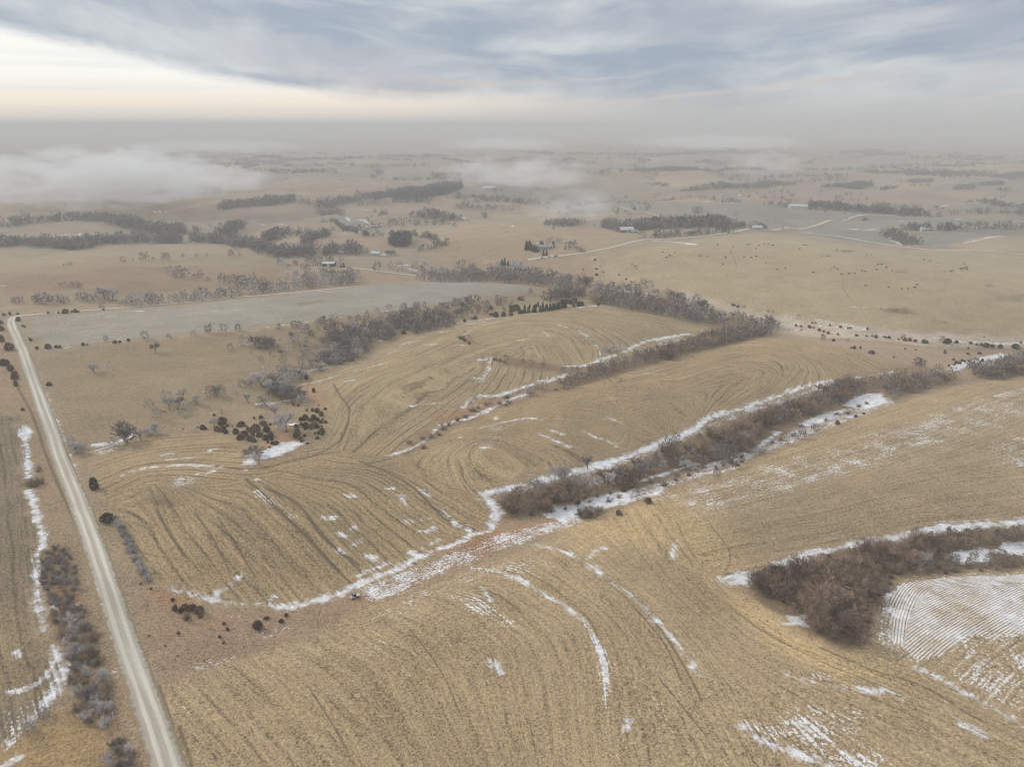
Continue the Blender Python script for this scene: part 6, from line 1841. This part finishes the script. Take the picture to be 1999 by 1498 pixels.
# ----------------------------------------------------------------------------------------------
# cattle
# ----------------------------------------------------------------------------------------------
def cow_mesh(name, graze):
    """one closed body: rings from rump to muzzle, legs grown out of the belly"""
    bm = bmesh.new()
    hd = -0.55 if graze else 0.25
    rings = [(-1.05, 1.12, 0.06, 0.10), (-1.0, 1.1, 0.24, 0.30), (-0.75, 1.08, 0.33, 0.40), (-0.2, 1.02, 0.38, 0.42), (0.35, 1.04, 0.35, 0.42), (0.65, 1.1, 0.27, 0.36),
             (0.9, 1.16 + hd * 0.3, 0.17, 0.24), (1.15, 1.2 + hd * 0.75, 0.14, 0.19), (1.32, 1.22 + hd, 0.15, 0.17), (1.6, 1.1 + hd * 1.15, 0.09, 0.10), (1.66, 1.07 + hd * 1.15, 0.04, 0.05)]
    prev = None
    for x_, z, ry, rz in rings:
        ring = [bm.verts.new((x_, ry * math.cos(2 * math.pi * i_ / 8), z + rz * math.sin(2 * math.pi * i_ / 8))) for i_ in range(8)]
        if prev:
            for i_ in range(8):
                bm.faces.new((prev[i_], prev[(i_ + 1) % 8], ring[(i_ + 1) % 8], ring[i_]))
        else:
            bm.faces.new(ring[::-1])
        prev = ring
    bm.faces.new(prev)
    for x_, y_, back in ((0.55, 0.2, 0), (0.55, -0.2, 0), (-0.8, 0.2, 1), (-0.8, -0.2, 1)):
        pr = None
        for dx, z, r in ((0, 1.0, 0.15), (-0.02 if back else 0.0, 0.72, 0.11), (-0.10 if back else 0.02, 0.42, 0.06), (-0.04 if back else 0.0, 0.06, 0.05), (0.02, 0.0, 0.065)):
            ring = [bm.verts.new((x_ + dx + r * math.cos(math.pi / 2 * i_ + .78), y_ + r * math.sin(math.pi / 2 * i_ + .78), z)) for i_ in range(4)]
            if pr:
                for i_ in range(4):
                    bm.faces.new((pr[i_], pr[(i_ + 1) % 4], ring[(i_ + 1) % 4], ring[i_]))
            pr = ring
        bm.faces.new(pr)
    ez = 1.34 + hd
    for s in (-1, 1):
        a_ = bm.verts.new((1.25, s * 0.12, ez)); b_ = bm.verts.new((1.25, s * 0.34, ez + 0.03)); c_ = bm.verts.new((1.33, s * 0.2, ez - 0.06)); d_ = bm.verts.new((1.2, s * 0.2, ez - 0.05))
        bm.faces.new((a_, b_, c_)); bm.faces.new((a_, d_, b_)); bm.faces.new((b_, d_, c_))
    t0 = [bm.verts.new(q) for q in ((-1.04, 0.03, 1.3), (-1.04, -0.03, 1.3), (-1.16, 0.0, 1.2), (-1.14, 0.03, 0.6), (-1.14, -0.03, 0.6), (-1.18, 0, 0.55))]
    bm.faces.new((t0[0], t0[1], t0[4], t0[3])); bm.faces.new((t0[1], t0[2], t0[5], t0[4])); bm.faces.new((t0[2], t0[0], t0[3], t0[5])); bm.faces.new((t0[3], t0[4], t0[5]))
    bmesh.ops.recalc_face_normals(bm, faces=bm.faces)
    me_ = bpy.data.meshes.new(name); bm.to_mesh(me_); bm.free()
    for pl in me_.polygons: pl.use_smooth = True
    return me_


M_COW = varied("black_hide", (0.012, 0.011, 0.011), (0.03, 0.026, 0.024), 1.0, 0.7, 0.3)
cowm = [cow_mesh("cow", True), cow_mesh("cow", False)]
for m in cowm: m.materials.append(M_COW)
cz = [(50, 840), (20, 857), (5, 865), (188, 860), (230, 862), (330, 860), (333, 870), (318, 904), (290, 797), (375, 806), (362, 843), (436, 866), (475, 868), (504, 861), (500, 817), (557, 897), (450, 795), (465, 795),
      (520, 798), (548, 792), (572, 795), (595, 800), (622, 935), (667, 928), (745, 819), (768, 798), (785, 798), (823, 951), (870, 860), (897, 858), (911, 860), (952, 828), (920, 926), (938, 922), (955, 933), (980, 962),
      (1020, 960), (1052, 958), (1096, 942), (1113, 946), (1176, 937), (1183, 907), (1204, 905), (1230, 923), (1261, 940), (1120, 850), (1147, 852), (1115, 1027), (1243, 1034), (1316, 1043), (1350, 1041), (1388, 1036),
      (1402, 1021), (1440, 881), (1472, 886), (1518, 894), (1553, 946), (1588, 946), (1599, 942), (1644, 930), (1650, 937), (1663, 928), (1679, 936), (1666, 904), (1677, 925)]
cpx = [(1300 + x_ / 2.86, 200 + y_ / 2.86 + 0.6) for x_, y_ in cz] + [(650 + x_ / 2.856, 200 + y_ / 2.856 + .6) for x_, y_ in ((1667, 903), (1697, 912), (1693, 930), (1683, 917), (1837, 837), (1860, 866), (1878, 856))]
cpx.sort()
cp = ground(cpx)
for n_, p in enumerate(cp, 1):
    c = obj("cow", cowm[int(rgp.integers(2))], None, p)
    c.rotation_euler = (0, 0, rgp.uniform(0, 6.28))
    s = rgp.uniform(0.85, 1.05); c.scale = (s, s, s)
    tag(c, f"{ordinal(n_)} black cow from the farmhouse side, grazing the tan hillside", "cow", "black cattle grazing the hillside")

# ----------------------------------------------------------------------------------------------
# the utility vehicle on the snowy track
# ----------------------------------------------------------------------------------------------
M_UTV = plain("faded_pink_paint", (0.46, 0.33, 0.31), (0.52, 0.39, 0.37), 1.0, 0.4)
M_UTVW = plain("pale_paint", (0.62, 0.60, 0.58), (0.70, 0.68, 0.66), 1.0, 0.4)
M_ROOFG = plain("grey_roof_panel", (0.20, 0.17, 0.16), (0.26, 0.22, 0.21), 1.0, 0.6)
M_TYRE = plain("tyre_rubber", (0.018, 0.018, 0.018), (0.03, 0.03, 0.03), 4, 0.9)
M_SEAT = plain("black_seat", (0.02, 0.02, 0.02), (0.035, 0.035, 0.035), 4, 0.8)
M_LAMP = plain("lamp_glass", (0.7, 0.7, 0.68), (0.8, 0.8, 0.78), 4, 0.2)


def bev(name, boxes, mat, b=0.04):
    bm = bmesh.new()
    for x0, x1, y0, y1, z0, z1 in boxes:
        r = bmesh.ops.create_cube(bm, size=1.0)
        for v_ in r['verts']:
            v_.co = Vector(((x0 + x1) / 2 + v_.co.x * (x1 - x0), (y0 + y1) / 2 + v_.co.y * (y1 - y0), (z0 + z1) / 2 + v_.co.z * (z1 - z0)))
    bmesh.ops.bevel(bm, geom=list(bm.edges), offset=b, segments=2, affect='EDGES', clamp_overlap=True)
    me_ = bpy.data.meshes.new(name); bm.to_mesh(me_); bm.free()
    me_.materials.append(mat)
    return me_


vp = ground([(693, 1168)])[0]
va = ground([(683, 1169)])[0] - ground([(706, 1160)])[0]
ut = bpy.data.objects.new("utility_vehicle", None)
COL.objects.link(ut)
ut.location = vp; ut.rotation_euler = (0, 0, math.atan2(va[1], va[0]))
tag(ut, "small pinkish utility vehicle with grey roof and open cargo bed on the snowy track", "vehicle")
hood = bpy.data.meshes.new("body")
bm = bmesh.new()
side = [(1.55, 0.45), (1.6, 0.72), (1.5, 0.88), (0.75, 1.02), (0.62, 0.62), (-0.25, 0.62), (-0.3, 0.45)]
for s in (-0.68, 0.68):
    bm.verts.ensure_lookup_table()
    bm.faces.new([bm.verts.new((x_, s, z)) for x_, z in side])
bm.verts.ensure_lookup_table()
n = len(side)
for i_ in range(n):
    bm.faces.new((bm.verts[i_], bm.verts[(i_ + 1) % n], bm.verts[n + (i_ + 1) % n], bm.verts[n + i_]))
bmesh.ops.recalc_face_normals(bm, faces=bm.faces)
bm.to_mesh(hood); bm.free(); hood.materials.append(M_UTV)
obj("body", hood, ut)
obj("cargo_bed", bev("cargo_bed", [(-1.65, -0.35, -0.7, 0.7, 0.66, 0.72), (-1.65, -1.6, -0.7, 0.7, 0.7, 1.02), (-0.4, -0.35, -0.7, 0.7, 0.7, 1.02), (-1.65, -0.35, -0.7, -0.65, 0.7, 1.02), (-1.65, -0.35, 0.65, 0.7, 0.7, 1.02)], M_UTVW, 0.01), ut)
obj("roof", bev("roof", [(-0.35, 0.8, -0.68, 0.68, 1.82, 1.9)], M_ROOFG, 0.03), ut)
tb = Tubes()
for y_ in (-0.62, 0.62):
    tb.tube(np.array([0.85, y_, 0.98]), np.array([0.6, y_, 1.83]), 0.035, 0.035, 6)
    tb.tube(np.array([-0.32, y_, 0.6]), np.array([-0.28, y_, 1.83]), 0.035, 0.035, 6)
obj("roll_cage", mesh_np("roll_cage", tb.v, tb.f, M_SEAT), ut)
obj("windscreen", mesh_np("windscreen", [(0.84, -0.58, 1.02), (0.84, 0.58, 1.02), (0.61, 0.58, 1.78), (0.61, -0.58, 1.78), (0.82, -0.58, 1.02), (0.82, 0.58, 1.02), (0.59, 0.58, 1.78), (0.59, -0.58, 1.78)],
                          [(0, 1, 2, 3), (7, 6, 5, 4), (0, 4, 5, 1), (1, 5, 6, 2), (2, 6, 7, 3), (3, 7, 4, 0)], M_GLASS), ut)
obj("seat", bev("seat", [(-0.25, 0.25, -0.6, 0.6, 0.62, 0.82), (-0.27, -0.12, -0.6, 0.6, 0.8, 1.35)], M_SEAT, 0.04), ut)
for y_ in (-0.45, 0.45):
    obj("headlight", bev("headlight", [(1.56, 1.63, y_ - 0.1, y_ + 0.1, 0.68, 0.8)], M_LAMP, 0.02), ut)


def wheel(x_, y_):
    bm = bmesh.new()
    prof = [(0.13, 0.16), (0.17, 0.26), (0.16, 0.33), (-0.16, 0.33), (-0.17, 0.26), (-0.13, 0.16)]
    prev = first = None
    for k in range(16):
        t = 2 * math.pi * k / 16
        ring = [bm.verts.new((r * math.cos(t), w_, r * math.sin(t))) for w_, r in prof]
        if prev:
            for i_ in range(len(prof) - 1):
                bm.faces.new((prev[i_], prev[i_ + 1], ring[i_ + 1], ring[i_]))
        else: first = ring
        prev = ring
    for i_ in range(len(prof) - 1):
        bm.faces.new((prev[i_], prev[i_ + 1], first[i_ + 1], first[i_]))
    bmesh.ops.recalc_face_normals(bm, faces=bm.faces)
    me_ = bpy.data.meshes.new("wheel"); bm.to_mesh(me_); bm.free(); me_.materials.append(M_TYRE)
    o = obj("wheel", me_, ut, (x_, y_, 0.32))
    bm = bmesh.new()
    bmesh.ops.create_cone(bm, cap_ends=True, segments=14, radius1=0.165, radius2=0.165, depth=0.24, matrix=Matrix.Rotation(math.pi / 2, 4, 'X'))
    me_ = bpy.data.meshes.new("rim"); bm.to_mesh(me_); bm.free(); me_.materials.append(M_ROOFG)
    obj("rim", me_, o)


for x_ in (1.1, -1.0):
    for y_ in (-0.62, 0.62):
        wheel(x_, y_)
